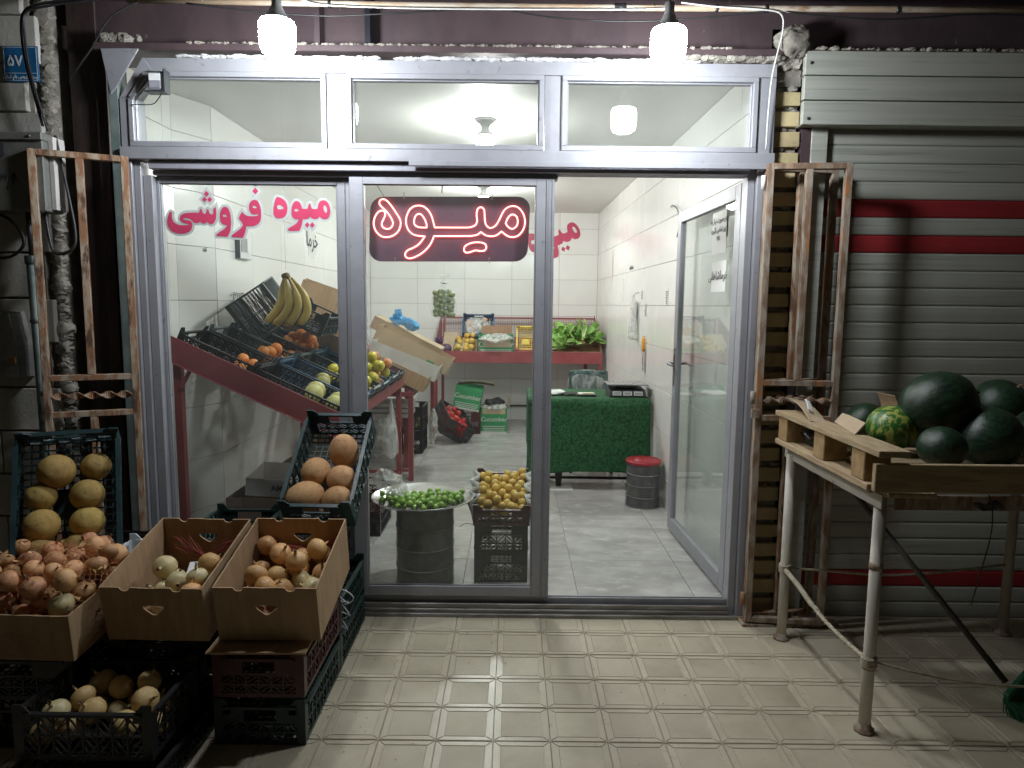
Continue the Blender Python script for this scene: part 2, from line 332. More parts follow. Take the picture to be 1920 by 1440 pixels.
def text_mesh(name, body, size, t=.001, align='CENTER', bold=0):
    cu = bpy.data.curves.new('t', 'FONT'); cu.body = body; cu.size = size; cu.extrude = t/2; cu.align_x = align; cu.align_y = 'CENTER'; cu.resolution_u = 3
    cu.offset = bold
    o = bpy.data.objects.new('t', cu); C.objects.link(o)
    me = bpy.data.meshes.new_from_object(o.evaluated_get(bpy.context.evaluated_depsgraph_get()))
    bpy.data.objects.remove(o); bpy.data.curves.remove(cu); me.name = name
    for v in me.vertices:
        x, y, z = v.co; v.co = (x, z, y)
    me.flip_normals(); me.materials.clear(); return me
# Persian letters in their joined forms (isolated, final, initial, medial), written right to left
AR = {'ا':(0xFE8D,0xFE8E,0,0),'ب':(0xFE8F,0xFE90,0xFE91,0xFE92),'ت':(0xFE95,0xFE96,0xFE97,0xFE98),'ج':(0xFE9D,0xFE9E,0xFE9F,0xFEA0),
 'خ':(0xFEA5,0xFEA6,0xFEA7,0xFEA8),'د':(0xFEA9,0xFEAA,0,0),'ر':(0xFEAD,0xFEAE,0,0),'ز':(0xFEAF,0xFEB0,0,0),'س':(0xFEB1,0xFEB2,0xFEB3,0xFEB4),
 'ش':(0xFEB5,0xFEB6,0xFEB7,0xFEB8),'ص':(0xFEB9,0xFEBA,0xFEBB,0xFEBC),'ه':(0xFEE9,0xFEEA,0xFEEB,0xFEEC),'م':(0xFEE1,0xFEE2,0xFEE3,0xFEE4),
 'ن':(0xFEE5,0xFEE6,0xFEE7,0xFEE8),'و':(0xFEED,0xFEEE,0,0),'ی':(0xFBFC,0xFBFD,0xFBFE,0xFBFF),'گ':(0xFB92,0xFB93,0xFB94,0xFB95),
 'ف':(0xFED1,0xFED2,0xFED3,0xFED4),'ق':(0xFED5,0xFED6,0xFED7,0xFED8),'ل':(0xFEDD,0xFEDE,0xFEDF,0xFEE0),'پ':(0xFB56,0xFB57,0xFB58,0xFB59)}
def fa(s):
    out = []
    for i, ch in enumerate(s):
        if ch not in AR: out.append(ch); continue
        f = AR[ch]; prev = i > 0 and s[i-1] in AR and AR[s[i-1]][2]; nxt = i+1 < len(s) and s[i+1] in AR and f[2]
        c = f[3] if prev and nxt else f[1] if prev else f[2] if nxt else f[0]
        out.append(chr(c))
    r = []; num = ''
    for ch in reversed(out):
        if ch.isdigit(): num = ch+num
        else:
            if num: r.append(num); num = ''
            r.append(ch)
    if num: r.append(num)
    return ''.join(r)
def noise_disp(me, amp, s, seed=0):
    from mathutils import noise
    for v in me.vertices:
        p = v.co*s+Vector((seed, seed*2.1, seed*.7)); n = noise.noise_vector(p)
        v.co += n*amp
    me.update(); return me
def rough(me, amp, s, seed=0):
    from mathutils import noise
    for v in me.vertices:
        p = v.co*s+Vector((seed, seed*2.1, seed*.7)); n = v.co.normalized() if v.co.length > 0 else Vector((0,0,1))
        k = noise.fractal(p, .9, 2.2, 5)+.6*abs(noise.noise(p*2.7))
        v.co += n*k*amp+noise.noise_vector(p*1.7)*amp*.5
    me.update(); return me
def sphere_mesh(name, prof, seg=16, sx=1, sy=1): return MB().lathe(prof, seg, (0,0,0), sx, sy).mesh(name)
def ball(name, rx, ry, rz, seg=16, rings=10, dim=0, amp=0, s=5, seed=0):
    prof = []
    for i in range(rings+1):
        a = -math.pi/2+math.pi*i/rings; r = math.cos(a); z = math.sin(a)
        if dim: z -= dim*math.exp(-(r/.22)**2)*(1 if z > 0 else -1)*abs(z)
        prof.append((max(r, 1e-4)*rx, z*rz))
    me = MB().lathe(prof, seg, (0,0,0), 1, ry/rx).mesh(name)
    if amp: noise_disp(me, amp, s, seed)
    return me

# ------------------------------------------------------------------ pavement
pave = single('pavement', B(-6, 6, -5, 3.19, -.2, -.007), m_joint, 'beige pavement of embossed square cement tiles', None, kind='structure')
TP = .1985; GX = -.0525; GY = 2.425
def tile_mesh():
    h = TP/2; g = .0007; mb = MB()
    def slab(poly, z0, z1, ins):
        n = len(poly); cx = sum(p[0] for p in poly)/n; cy_ = sum(p[1] for p in poly)/n
        top = []
        for x, y in poly:
            dx, dy = cx-x, cy_-y; l = math.hypot(dx, dy); top.append((x+dx/l*ins, y+dy/l*ins, z1))
        vs = [(x, y, z0) for x, y in poly]+top
        mb.add(vs, [tuple(range(n, 2*n))]+[(i, (i+1) % n, n+(i+1) % n, n+i) for i in range(n)])
    slab([(-h+g,-h+g),(h-g,-h+g),(h-g,h-g),(-h+g,h-g)], -.006, -.0024, .001)
    o, i = h-.0032, h-.0235; c = .0022
    for k in range(4):
        a = k*math.pi/2; ca, sa = round(math.cos(a)), round(math.sin(a))
        poly = [(-o+c, -o), (o-c, -o), (o-c-.004, -o+.004), (i-.002, -i), (-i+.002, -i), (-o+c+.004, -o+.004)]
        poly = [(-o+c, -o), (o-c, -o), (i-.001, -i), (-i+.001, -i)]
        slab([(x*ca-y*sa, x*sa+y*ca) for x, y in poly], -.0024, 0, .0018)
    return mb.mesh('paving_tile'), None
tm, _ = tile_mesh()
mb = MB(); i = TP/2-.0265
mb.add([(-i,-i,-.0024),(i,-i,-.0024),(i,i,-.0024),(-i,i,-.0024),(-i+.0016,-i+.0016,-.0004),(i-.0016,-i+.0016,-.0004),(i-.0016,i-.0016,-.0004),(-i+.0016,i-.0016,-.0004)],
       [(4,5,6,7),(0,1,5,4),(1,2,6,5),(2,3,7,6),(3,0,4,7)])
pm = mb.mesh('tile_centre')
for iy in range(-4, 4):
    for ix in range(-11, 14):
        x = GX+(ix+.5)*TP; y = GY+(iy+.5)*.2
        if y+.1 > 3.2: y1 = 1
        o = ob('paving_tile', tm, m_pave_s, pave, (x, y, random.uniform(-.0006, .0004)), (random.uniform(-.003,.003), random.uniform(-.003,.003), 0))
        ob('tile_centre', pm, m_pave, o, (0,0,0))
# ------------------------------------------------------------------ shop room
YB, ZC = 8.85, 2.66
def rw(y): return 1.165-(y-3.3)*.0165         # right wall
def lw(y):
    if y < 4.0: return -1.93
    if y < 4.26: return -1.93+(y-4.0)/.26*.115
    return -1.815
fl = single('shop_floor', B(-2.1, 1.35, 3.27, 9.0, -.1, .017), m_grout, 'polished grey stone tile floor inside the shop', None, kind='structure')
ft = B(-.2985, .2985, -.2985, .2985, -.004, .004).mesh('floor_tile')
for a in range(6):
    for b in range(10):
        x = -1.75+a*.6; y = 3.58+b*.6
        sx = 1; o = ob('floor_tile', ft, m_ftile, fl, (x, y, .019), bevel=.0012)
cl = single('ceiling', B(-2.1, 1.4, 3.345, 9.0, ZC, ZC+.1), m_ceil, 'plain painted shop ceiling', None, kind='structure')
TH = .317; Z0 = -.078
wb = single('wall_back', B(-2.1, 1.4, YB+.006, YB+.12, -.05, ZC+.1), m_grout, 'back wall clad in large white tiles', None, kind='structure')
wr = single('wall_right', MB().add([(rw(3.3)+.006,3.30,-.05),(rw(9)+.006,9,-.05),(rw(9)+.2,9,-.05),(rw(3.3)+.1,3.30,-.05),(rw(3.3)+.006,3.30,ZC+.1),(rw(9)+.006,9,ZC+.1),(rw(9)+.2,9,ZC+.1),(rw(3.3)+.1,3.30,ZC+.1)],
    [(0,3,2,1),(4,5,6,7),(0,1,5,4),(1,2,6,5),(2,3,7,6),(3,0,4,7)]), m_grout, 'right wall clad in large white tiles', None, kind='structure')
wlf = single('wall_left', MB().add([(x, y, z) for z in (-.05, ZC+.1) for x, y in ((-1.936,3.29),(-1.936,4.0),(-1.821,4.26),(-1.821,9),(-2.02,9),(-2.02,3.29))],
    [(0,1,7,6),(1,2,8,7),(2,3,9,8),(3,4,10,9),(4,5,11,10),(5,0,6,11)]), m_grout, 'left wall clad in large white tiles, stepped near the window', None, kind='structure')
G_ = .0016
def wall_tiles(parent, a, b, z_off=0, first=.6, nrm=None):
    """tiles of 60 x 32 cm between two plan points a and b"""
    a, b = Vector((*a, 0)), Vector((*b, 0)); L_ = (b-a).length; d = (b-a)/L_; nn = Vector((d.y, -d.x, 0)) if nrm is None else Vector((*nrm, 0))
    xs = [0]; x = first
    while x < L_-.02: xs.append(x); x += .6
    xs.append(L_)
    row = 0; z = Z0
    while z < ZC:
        z0, z1 = max(z, .02), min(z+TH, ZC)
        for i in range(len(xs)-1):
            m = MB(); p = a+d*(xs[i]+G_); q = a+d*(xs[i+1]-G_); t = nn*.006; ch = nn*.0012
            e = d*.0015
            vs = []
            for (pp, qq, zz0, zz1) in ((p, q, z0+G_, z1-G_),):
                vs = [(*(pp)[:2], zz0), (*(qq)[:2], zz0), (*(qq)[:2], zz1), (*(pp)[:2], zz1)]
                f = [pp+t+e, qq+t-e, qq+t-e, pp+t+e]
                zz = [zz0+.0015, zz0+.0015, zz1-.0015, zz1-.0015]
                vs += [(f[k].x, f[k].y, zz[k]) for k in range(4)]
                s_ = [pp+t-ch, qq+t-ch, qq+t-ch, pp+t-ch]; zq = [zz0, zz0, zz1, zz1]
                vs += [(s_[k].x, s_[k].y, zq[k]) for k in range(4)]
            fs = [(4,5,6,7)]+[(8+k, 8+(k+1)%4, 4+(k+1)%4, 4+k) for k in range(4)]+[(k, (k+1)%4, 8+(k+1)%4, 8+k) for k in range(4)]
            m.add(vs, fs); ob('wall_tile', m, m_wtile, parent)
        z += TH
wall_tiles(wb, (-1.815, YB+.006), (rw(YB), YB+.006), first=.03+.6*.0+.63-.06+.0, nrm=(0,-1))
wall_tiles(wr, (rw(3.3)+.006, 3.3), (rw(YB)+.006, YB), first=.35, nrm=(-1, 0))
wall_tiles(wlf, (-1.936, 3.3), (-1.936, 4.0), first=.6, nrm=(1, 0))
wall_tiles(wlf, (-1.936, 4.0), (-1.821, 4.26), first=.6, nrm=(.914,-.405))
wall_tiles(wlf, (-1.821, 4.26), (-1.821, YB), first=.6, nrm=(1, 0))

# ------------------------------------------------------------------ steel beam, column, walls outside
bt = thing('steel_beam', 'long brown steel beam over the shop front with rusty lower flange', 'beam', (0, 3.3, 2.62))
ob('web', B(-2.05, 3.6, 3.30, 3.33, 2.63, 2.85), m_steel, bt)
ob('flange', B(-1.86, 3.6, 3.17, 3.42, 2.60, 2.63), m_steel, bt, bevel=.003)
ob('flange', B(-2.3, 3.6, 3.12, 3.42, 2.85, 2.885), m_steel, bt, bevel=.003)
for x in (-.885, -.66):
    ob('stiffener', B(x-.012, x+.012, 3.22, 3.30, 2.632, 2.848), m_dark if x > -.8 and x < 0 else m_steel, bt)
single('upper_wall', B(-4.2, 4.2, 3.34, 3.6, 2.886, 4.2), m_stone, 'dim stone wall above the brown steel beam', 'wall')
def lumps(name, x0, x1, y0, y1, z, h, n, seed, mat, parent, sq=1.0):
    rnd = random.Random(seed); mb = MB()
    for _ in range(n):
        x = rnd.uniform(x0, x1); y = rnd.uniform(y0, y1); r = rnd.uniform(.3, 1)*h
        m = ball('l', r*rnd.uniform(1,2.2)*sq, r*.9, r*rnd.uniform(.5,1), 9, 6)
        rough(m, r*.45, .9/r, rnd.random()*99)
        mb.add([(v.co.x+x, v.co.y+y, v.co.z+z) for v in m.vertices], [tuple(p.vertices) for p in m.polygons])
        bpy.data.meshes.remove(m)
    o = ob(name, mb, mat, parent); o['kind'] = 'stuff'; return o
lumps('mortar_crumbs', -1.45, .95, 3.168, 3.19, 2.630, .009, 420, 1, m_mortar, bt)
lumps('mortar_crumbs', 1.33, 2.4, 3.165, 3.19, 2.632, .011, 170, 2, m_mortar, bt)
lumps('mortar_crumbs', -1.80, -1.66, 3.165, 3.2, 2.650, .028, 24, 12, m_mortar, bt, .6)
ct = thing('steel_column', 'dark brown steel column between the stone wall and the shop window', 'column', (-1.96, 3.3, 0))
ob('flange', B(-2.03, -1.90, 3.27, 3.285, 0, 2.85), m_steel2, ct, bevel=.003)
ob('web', B(-1.975, -1.955, 3.285, 3.44, 0, 2.85), m_steel2, ct)
ob('flange', B(-2.03, -1.87, 3.44, 3.455, 0, 2.85), m_steel2, ct)
ob('side_plate', B(-1.895, -1.845, 3.235, 3.26, 0, 2.65), m_steel2, ct, bevel=.002)
single('gate_shade_strip', B(-1.90, -1.815, 3.25, 3.262, .0, 2.14), m_dark, 'narrow black strip standing in for the shade behind the left folding gate', 'panel')  # black sheet put in for the shade on the column behind the gate
single('grey_wall_strip', B(-1.812, -1.768, 3.19, 3.26, 0, 2.60), m_pipeg, 'pale grey green painted strip left of the shop window frame', 'trim', bevel=.003)
# stone wall on the left
sw = thing('stone_wall', 'dusty grey stone block wall with ragged mortar edge at the far left', 'wall', (-2.6, 3.12, 0))
ob('wall_core', B(-4.2, -2.10, 3.125, 3.6, 0, 4.2), m_mortar, sw)
zz = -.1; row = 0
while zz < 3.0:
    x = -2.06+(.0 if row % 2 else -.06)
    w = .40 if row % 2 else .22
    while x > -3.3:
        x0 = x-w+.006
        m = B(x0, x, 3.10, 3.13, max(0, zz)+.004, zz+.2-.004).mesh('stone_block')
        ob('stone_block', m, m_stone, sw, bevel=.004, seg=2)
        x -= w; w = .4
    zz += .201; row += 1
rnd = random.Random(5); mb = MB()
for k in range(64):
    z = .02+k*.045; r = rnd.uniform(.022, .040)
    m = ball('l', r, r*.8, r*1.25, 14, 10); rough(m, r*.20, .6/r, k)
    mb.add([(v.co.x-2.055+rnd.uniform(-.01,.02), v.co.y+3.15, v.co.z+z) for v in m.vertices], [tuple(p.vertices) for p in m.polygons]); bpy.data.meshes.remove(m)
o = ob('mortar_edge', mb, m_mortar, sw); o['kind'] = 'stuff'
# house number plate
t = thing('house_number_plate', 'blue enamel house number plate with Persian writing under black cables', 'sign', (-2.125, 3.095, 2.505))
pl = ob('plate', B(-2.20, -2.048, 3.088, 3.094, 2.432, 2.58), m_blue, t, bevel=.001)
mb = MB()
for a, b in (((-2.194,2.438),(-2.054,2.438)),((-2.194,2.574),(-2.054,2.574)),((-2.194,2.468),(-2.054,2.468)),((-2.194,2.438),(-2.194,2.574)),((-2.054,2.438),(-2.054,2.574))):
    mb.bar((a[0], 3.0875, a[1]), (b[0], 3.0875, b[1]), .0018, .001)
ob('border_line', mb, m_wink, t)
ob('number', text_mesh('number', '\u06f5\u06f7', .062, .0012, bold=.0008), m_wink, t, loc=(-.022, -.0085, .012))
ob('lettering', text_mesh('lettering', fa('بیجار گروس بام ایران'), .0185, .0012, bold=.0003), m_wink, t, loc=(.0, -.0085, -.052))
# meter cabinet
t = thing('meter_cabinet', 'grey steel meter cabinet stencilled N on the stone wall', 'cabinet', (-2.1, 3.05, 1.88))
ob('cabinet_body', B(-2.34, -1.985, 2.985, 3.10, 1.875, 2.185), m_meter, t, bevel=.004)
ob('cabinet_lid', B(-2.345, -1.98, 2.975, 3.098, 2.165, 2.20), m_meter, t, bevel=.004)
ob('lit_cabinet_edge', B(-1.984, -1.962, 3.02, 3.098, 1.885, 2.19), m_whitebox, t, bevel=.002)  # right side face coloured pale so that it looks lit
for x in (-2.165, -2.03): ob('screw', ball('screw', .006, .004, .006, 8, 5), m_steelp, t, loc=(x+2.1, -.077, .302))
ob('stencil', text_mesh('stencil', 'N', .075, .001, bold=.004), m_ink, t, loc=(-.073, -.068, .247))
ob('stencil', text_mesh('stencil', '\u06f1\u06f3\u06f8', .085, .001, bold=.003), m_ink, t, loc=(-.05, -.068, .115))
# lower box, pipe
t = thing('switch_box', 'small dark metal box with sloping side low on the stone wall', 'box', (-2.24, 3.1, 1.2))
ob('box_body', MB().add([(-2.36,3.02,1.16),(-2.18,3.02,1.16),(-2.18,3.02,1.30),(-2.205,3.02,1.44),(-2.36,3.02,1.44),(-2.36,3.1,1.16),(-2.16,3.1,1.16),(-2.16,3.1,1.30),(-2.19,3.1,1.45),(-2.36,3.1,1.45)],
   [(0,1,2,3,4),(5,9,8,7,6),(0,5,6,1),(1,6,7,2),(2,7,8,3),(3,8,9,4)]), m_meter, t)
ob('lock', B(-2.20, -2.185, 3.008, 3.02, 1.22, 1.25), m_brass, t)
t = thing('drain_pipe', 'grey green pipe with a collar running down the stone wall', 'pipe', (-2.09, 3.02, .0))
ob('pipe_body', MB().tube([(-2.095,3.03,1.67),(-2.088,3.03,1.1),(-2.08,3.03,.0)], .020, 12), m_pipeg, t)
ob('collar', MB().lathe([(0,0),(.025,0),(.026,.03),(.024,.035),(0,.035)], 14, (-2.095,3.03,1.655)), m_pipeg, t)
ob('clamp', MB().lathe([(.0215,0),(.024,.002),(.024,.014),(.0215,.016)], 14, (-2.091,3.03,1.40)), m_meter, t)
ob('upper_pipe', MB().tube([(-2.10,3.04,1.88),(-2.096,3.04,1.69)], .012, 8), m_cable, t)
# cables
def cable(name, pts, r, mat, label, cat='cable', group=None, parent=None):
    mb = MB().tube([Vector((*p,)) for p in pts], r, 6)
    return single(name, mb, mat, label, cat, group=group)
def sm3(pts, n=5):
    P = [Vector(p) for p in pts]; out = []
    for i in range(len(P)-1):
        p0, p1, p2, p3 = P[max(i-1,0)], P[i], P[i+1], P[min(i+2, len(P)-1)]
        for k in range(n):
            t = k/n; out.append(.5*((2*p1)+(p2-p0)*t+(2*p0-5*p1+4*p2-p3)*t*t+(3*p1-p0-3*p2+p3)*t**3))
    out.append(P[-1]); return out
cable('cable', sm3([(-1.60,3.08,2.80),(-1.8,3.06,2.765),(-2.0,3.05,2.735),(-2.07,3.05,2.70),(-2.085,3.05,2.62),(-2.075,3.05,2.5),(-2.055,3.05,2.40),(-2.02,3.05,2.24)]), .006, m_cable, 'thick black cable dropping past the blue number plate, left strand', group='black cables by the number plate')
cable('cable', sm3([(-1.58,3.08,2.79),(-1.8,3.05,2.75),(-1.98,3.04,2.72),(-2.06,3.04,2.69),(-2.065,3.04,2.60),(-2.055,3.04,2.48),(-2.03,3.04,2.36),(-2.0,3.05,2.22)]), .005, m_cable, 'black cable dropping past the blue number plate, right strand', group='black cables by the number plate')
cable('cable', sm3([(-1.58,3.1,2.78),(-1.72,3.08,2.70),(-1.82,3.1,2.58),(-1.90,3.12,2.50),(-1.985,3.2,2.46)]), .004, m_cable, 'thin grey cable slanting down across the steel column')
cable('cable', sm3([(-2.36,3.03,1.90),(-2.2,3.02,1.86),(-2.13,3.02,1.80),(-2.12,3.02,1.73),(-2.2,3.02,1.68),(-2.36,3.02,1.70)]), .007, m_cable, 'black cable loop under the meter cabinet, left of the pipe')
cable('cable', sm3([(-2.03,3.04,1.90),(-2.0,3.02,1.75),(-1.97,3.01,1.70),(-1.90,3.01,1.72),(-1.89,3.02,1.80),(-1.93,3.04,2.0),(-1.97,3.05,2.2)]), .007, m_cable, 'black cable loop hanging right of the pipe by the mortar edge')
cable('cable', sm3([(-1.4,3.09,2.76),(-1.1,3.09,2.73),(-.8,3.09,2.715),(-.5,3.09,2.73),(-.1,3.09,2.75),(.15,3.09,2.72),(.45,3.09,2.705),(.75,3.09,2.72),(1.1,3.09,2.755)]), .0035, m_cable, 'thin dark wire sagging in two bows across the steel beam')
cable('cable', sm3([(1.15,3.09,2.75),(1.35,3.09,2.735),(1.55,3.09,2.725),(1.75,3.09,2.735),(1.95,3.09,2.75),(2.3,3.09,2.745),(2.9,3.09,2.75)]), .004, m_cable, 'dark wire sagging under the conduit above the shutter')
cable('cable', sm3([(-.95,3.08,2.80),(-.90,3.08,2.775),(-.80,3.08,2.755),(-.4,3.08,2.745),(.3,3.08,2.748),(.62,3.08,2.755),(.66,3.08,2.775)]), .0035, m_wire_w, 'white wire tied along the rusty conduit in the middle')
cable('cable', sm3([(.70,3.08,2.78),(.85,3.08,2.765),(1.05,3.08,2.755),(1.13,3.09,2.74),(1.15,3.12,2.68),(1.14,3.14,2.6),(1.125,3.15,2.5),(1.12,3.16,2.35),(1.12,3.165,2.2)]), .0035, m_wire_w, 'white wire running down beside the brick pillar')
t = thing('conduit', 'rusty white conduit pipe strapped along the steel beam', 'pipe', (0, 3.1, 2.765))
ob('pipe_body', MB().tube([(-1.66,3.1,2.775),(-.5,3.1,2.767),(.5,3.1,2.765),(1.5,3.1,2.77),(3.2,3.1,2.776)], .013, 10), m_pipe, t)
for x in (-.80, .42, .85, 1.06, 1.62, 2.5): ob('strap', MB().tube([(x,3.1,2.767),(x+(.05 if x in (.42,) else .012),3.1,2.767)], .0165, 10), m_cable, t)
# brick pillar on the right
bp = thing('brick_pillar', 'pale yellow brick pillar with crumbling mortar right of the door', 'pillar', (1.24, 3.24, 0))
ob('mortar_core', B(1.172, 1.285, 3.258, 3.40, 0, 2.60), m_mortar, bp)
rnd = random.Random(9); z = .02
while z < 2.50:
    h = rnd.uniform(.060, .070); x0 = 1.16+rnd.uniform(0,.006); x1 = 1.292+rnd.uniform(-.008,.006)
    top = z > 2.42
    if top: h = .13
    m = B(x0-1.23, x1-1.23, -.09, .0, 0, h).mesh('brick')
    noise_disp(m, .003, 20, z)
    ob('brick', m, m_brick if not top else m_mortar, bp, loc=(-.01+rnd.uniform(-.003,.003), .083+(.01 if top else 0), z), rot=(0, rnd.uniform(-.015,.015), 0), bevel=.004, seg=2)
    z += h+rnd.uniform(.022, .034)
lumps('mortar_lumps', 1.18, 1.30, 3.225, 3.25, 2.60, .04, 22, 3, m_mortar, bp, .7)
mb = MB(); rnd = random.Random(4)
for k in range(130):
    z = rnd.uniform(.02, 2.56); r = rnd.uniform(.008, .018); m = ball('l', r*1.5, r, r, 7, 5); noise_disp(m, r*.5, 60, k)
    mb.add([(v.co.x+rnd.uniform(1.17,1.30)*1+0*v.co.x, v.co.y+3.243, v.co.z+z) for v in m.vertices] if 0 else [(v.co.x+q, v.co.y+3.252, v.co.z+z) for q in (rnd.uniform(1.175,1.30),) for v in m.vertices], [tuple(p.vertices) for p in m.polygons]); bpy.data.meshes.remove(m)
o = ob('mortar_joint', mb, m_mortar, bp); o['kind'] = 'stuff'
m = ball('mortar_lump', .075, .05, .065, 34, 24); rough(m, .022, 14, 3); ob('mortar_lump', m, m_mortar, bp, loc=(-.015, -.055, 2.665))
single('brown_steel_strip', B(1.303, 1.346, 3.235, 3.40, 0, 2.60), m_steel, 'narrow brown steel post between brick pillar and shutter', 'post')
# roller shutter
sh = thing('roller_shutter', 'closed grey roller shutter with three red slats and a slatted head box', 'shutter', (2.3, 3.26, 0))
z = 2.622
for k in range(3):
    hb = .1035
    m = B(0, 1.95, 0, .03, -hb+.003, 0)
    ob('head_panel', m, m_shut, sh, loc=(1.275-2.3, -.095, z), bevel=.003, seg=2); z -= hb+.002
for z_ in (2.57, 2.335): ob('screw', ball('screw', .007, .005, .007, 8, 5), m_tread, sh, loc=(1.30-2.3, -.097, z_))
ob('head_box_underside', B(1.28, 3.22, 3.197, 3.26, 2.312, 2.316), m_shut, sh)
ob('guide_rail', MB().box(1.348, 1.420, 3.228, 3.234, 0, 2.31).box(1.414, 1.420, 3.234, 3.27, 0, 2.31).box(1.348,1.354,3.234,3.27,0,2.31), m_shut, sh, bevel=.001)
sp = .0807
def slat_mesh():
    prof = [(0,0),(-.0035,.002),(-.0055,.008),(-.0062,.03),(-.0062,.055),(-.0055,.074),(-.0035,.080),(0,.082),(.002,.0846)]
    mb = MB(); n = len(prof); vs = []
    for x in (0, 1.78): vs += [(x, y, z*.0807/.0846) for y, z in prof]
    mb.add(vs, [(i, n+i, n+i+1, i+1) for i in range(n-1)]); return mb.mesh('slat')
sm_ = slat_mesh(); reds = {4, 6, 26}
z = 2.358; k = 0
# slats counted from the head box down
for k in range(29):
    z1 = 2.325-(k+1)*sp
    if z1 < -.05: break
    red = k in (4, 6, 26)
    ob('slat', sm_, m_shut_r if red else m_shut, sh, loc=(1.421-2.3, 0, max(z1, -.06)), label='red slat' if red else None)
ob('backing', B(1.42, 3.25, 3.272, 3.28, 0, 2.6), m_dark, sh)
single('side_wall', B(3.25, 4.2, 3.2, 3.6, 0, 2.886), m_stone, 'plain stone wall beyond the shutter, at the far right', 'wall')

# ------------------------------------------------------------------ shop front frame
sf = thing('shop_front', 'grey aluminium shop front with three top windows and a sliding glass leaf', 'shop front', (-.3, 3.22, 0))
def A(name, *b, m=m_alu, bv=.002, **k): return ob(name, B(*b), m, sf, bevel=bv, **k)
A('top_rail', -1.648, 1.162, 3.19, 3.27, 2.515, 2.572)
A('frame_post', -1.762, -1.722, 3.185, 3.27, 0, 2.40); A('frame_post', -1.720, -1.690, 3.20, 3.27, .0, 2.40); A('frame_post', -1.688, -1.648, 3.215, 3.285, .08, 2.07)
def prism(name, pts, y0, y1, m=m_alu, parent=None):
    n = len(pts); mb = MB().add([(x, y0, z) for x, z in pts]+[(x, y1, z) for x, z in pts], [tuple(range(n)), tuple(range(2*n-1, n-1, -1))]+[(i, i+n, (i+1) % n+n, (i+1) % n) for i in range(n)])
    return ob(name, mb, m, parent or sf, bevel=.0015)
prism('corner_brace', [(-1.762,2.401),(-1.7,2.401),(-1.605,2.514),(-1.649,2.572),(-1.652,2.572)], 3.188, 3.268)
prism('corner_brace', [(-1.7215,2.36),(-1.696,2.36),(-1.694,2.40),(-1.585,2.51),(-1.61,2.513),(-1.7215,2.40)], 3.182, 3.187)
prism('corner_plate', [(-1.825,2.602),(-1.655,2.606),(-1.77,2.43),(-1.79,2.41)], 3.17, 3.178)
A('frame_post', 1.082, 1.162, 3.19, 3.27, 2.187, 2.513)
A('frame_post', 1.062, 1.095, 3.215, 3.29, .0, 2.13); A('frame_post', 1.097, 1.128, 3.19, 3.27, .0, 2.13); A('frame_post', 1.13, 1.156, 3.20, 3.27, .0, 2.13)
A('transom_beam', -1.762, 1.162, 3.165, 3.27, 2.132, 2.185)
A('transom_lip', -.47, 1.13, 3.155, 3.163, 2.112, 2.135)
A('transom_track', -1.648, 1.06, 3.188, 3.29, 2.094, 2.1305, m=m_alu_d); A('transom_track', -1.648, .20, 3.222, 3.30, 2.0735, 2.0925, m=m_alu_d); 
A('mullion', -.838, -.752, 3.19, 3.268, 2.187, 2.513); A('mullion', .132, .208, 3.19, 3.268, 2.187, 2.513)
def ring(x0, x1, z0, z1, w, y0, y1, name='window_frame', m=m_alu, parent=None, cut=0):
    mb = MB(); mb.box(x0, x1, y0, y1, z0, z0+w); mb.box(x0 if not cut else x0+cut, x1, y0, y1, z1-w, z1); mb.box(x0, x0+w, y0, y1, z0+w, z1-w-(cut*1.1 if cut else 0)); mb.box(x1-w, x1, y0, y1, z0+w, z1-w)
    if cut: mb.bar((x0+w/2,(y0+y1)/2,z1-w-cut*1.1),(x0+cut,(y0+y1)/2,z1-w/2), w, y1-y0)
    return ob(name, mb, m, parent or sf, bevel=.002)
for x0, x1, cut in ((-1.720,-.840,.085), (-.750,.130,0), (.210,1.080,0)):
    wf = ring(x0, x1, 2.188, 2.512, .022, 3.176, 3.20, cut=cut)
    ring(x0+.022, x1-.022, 2.21, 2.49, .006, 3.195, 3.22, 'glazing_bead', parent=wf, cut=cut)
    if cut:
        pts = [(x0+.02,2.205),(x1-.02,2.205),(x1-.02,2.495),(x0+.10,2.495),(x0+.02,2.40)]
        prism('pane', pts, 3.222, 3.226, m_glass, wf)
    else: ob('pane', B(x0+.02, x1-.02, 3.222, 3.226, 2.205, 2.495), m_glass, wf)
# fixed leaf (left)
def leaf(x0, x1, y0, y1, name, sl, sr, label):
    w = thing(name, None, None, (0,0,0)); w.parent = sf; w.location = -Vector(sf.location)
    del_ = w.location
    def a(n, *b, m=m_alu): 
        o = ob(n, B(*b), m, w, loc=(0,0,0), bevel=.002); return o
    a('stile', x0, x0+sl, y0, y1, .085, 2.072); a('stile', x1-sr, x1, y0, y1, .085, 2.072)
    a('stile_rib', x1-sr*.45, x1-sr*.40, y0-.006, y0, .09, 2.07); a('stile_rib', x1-sr*.15, x1-.004, y0-.005, y0, .09, 2.07)
    a('top_rail', x0+sl, x1-sr, y0, y1, 2.04, 2.072); a('bottom_rail', x0+sl, x1-sr, y0, y1, .087, .138)
    a('seal', x0+sl, x1-sr, y0+.006, y0+.010, 2.036, 2.041, m=m_seal); a('seal', x0+sl, x1-sr, y0+.006, y0+.010, .137, .142, m=m_seal)
    a('bead', x0+sl, x0+sl+.006, y0+.004, y1-.002, .139, 2.038); a('bead', x1-sr-.006, x1-sr, y0+.004, y1-.002, .139, 2.038)
    ym = (y0+y1)/2; a('pane', x0+sl*.9, x1-sr*.9, ym-.002, ym+.002, .13, 2.045, m=m_glass)
    if label: w['label'] = label
    return w
leaf(-1.648, -.752, 3.252, 3.282, 'window', .014, .065, 'fixed glass leaf with red lettering')
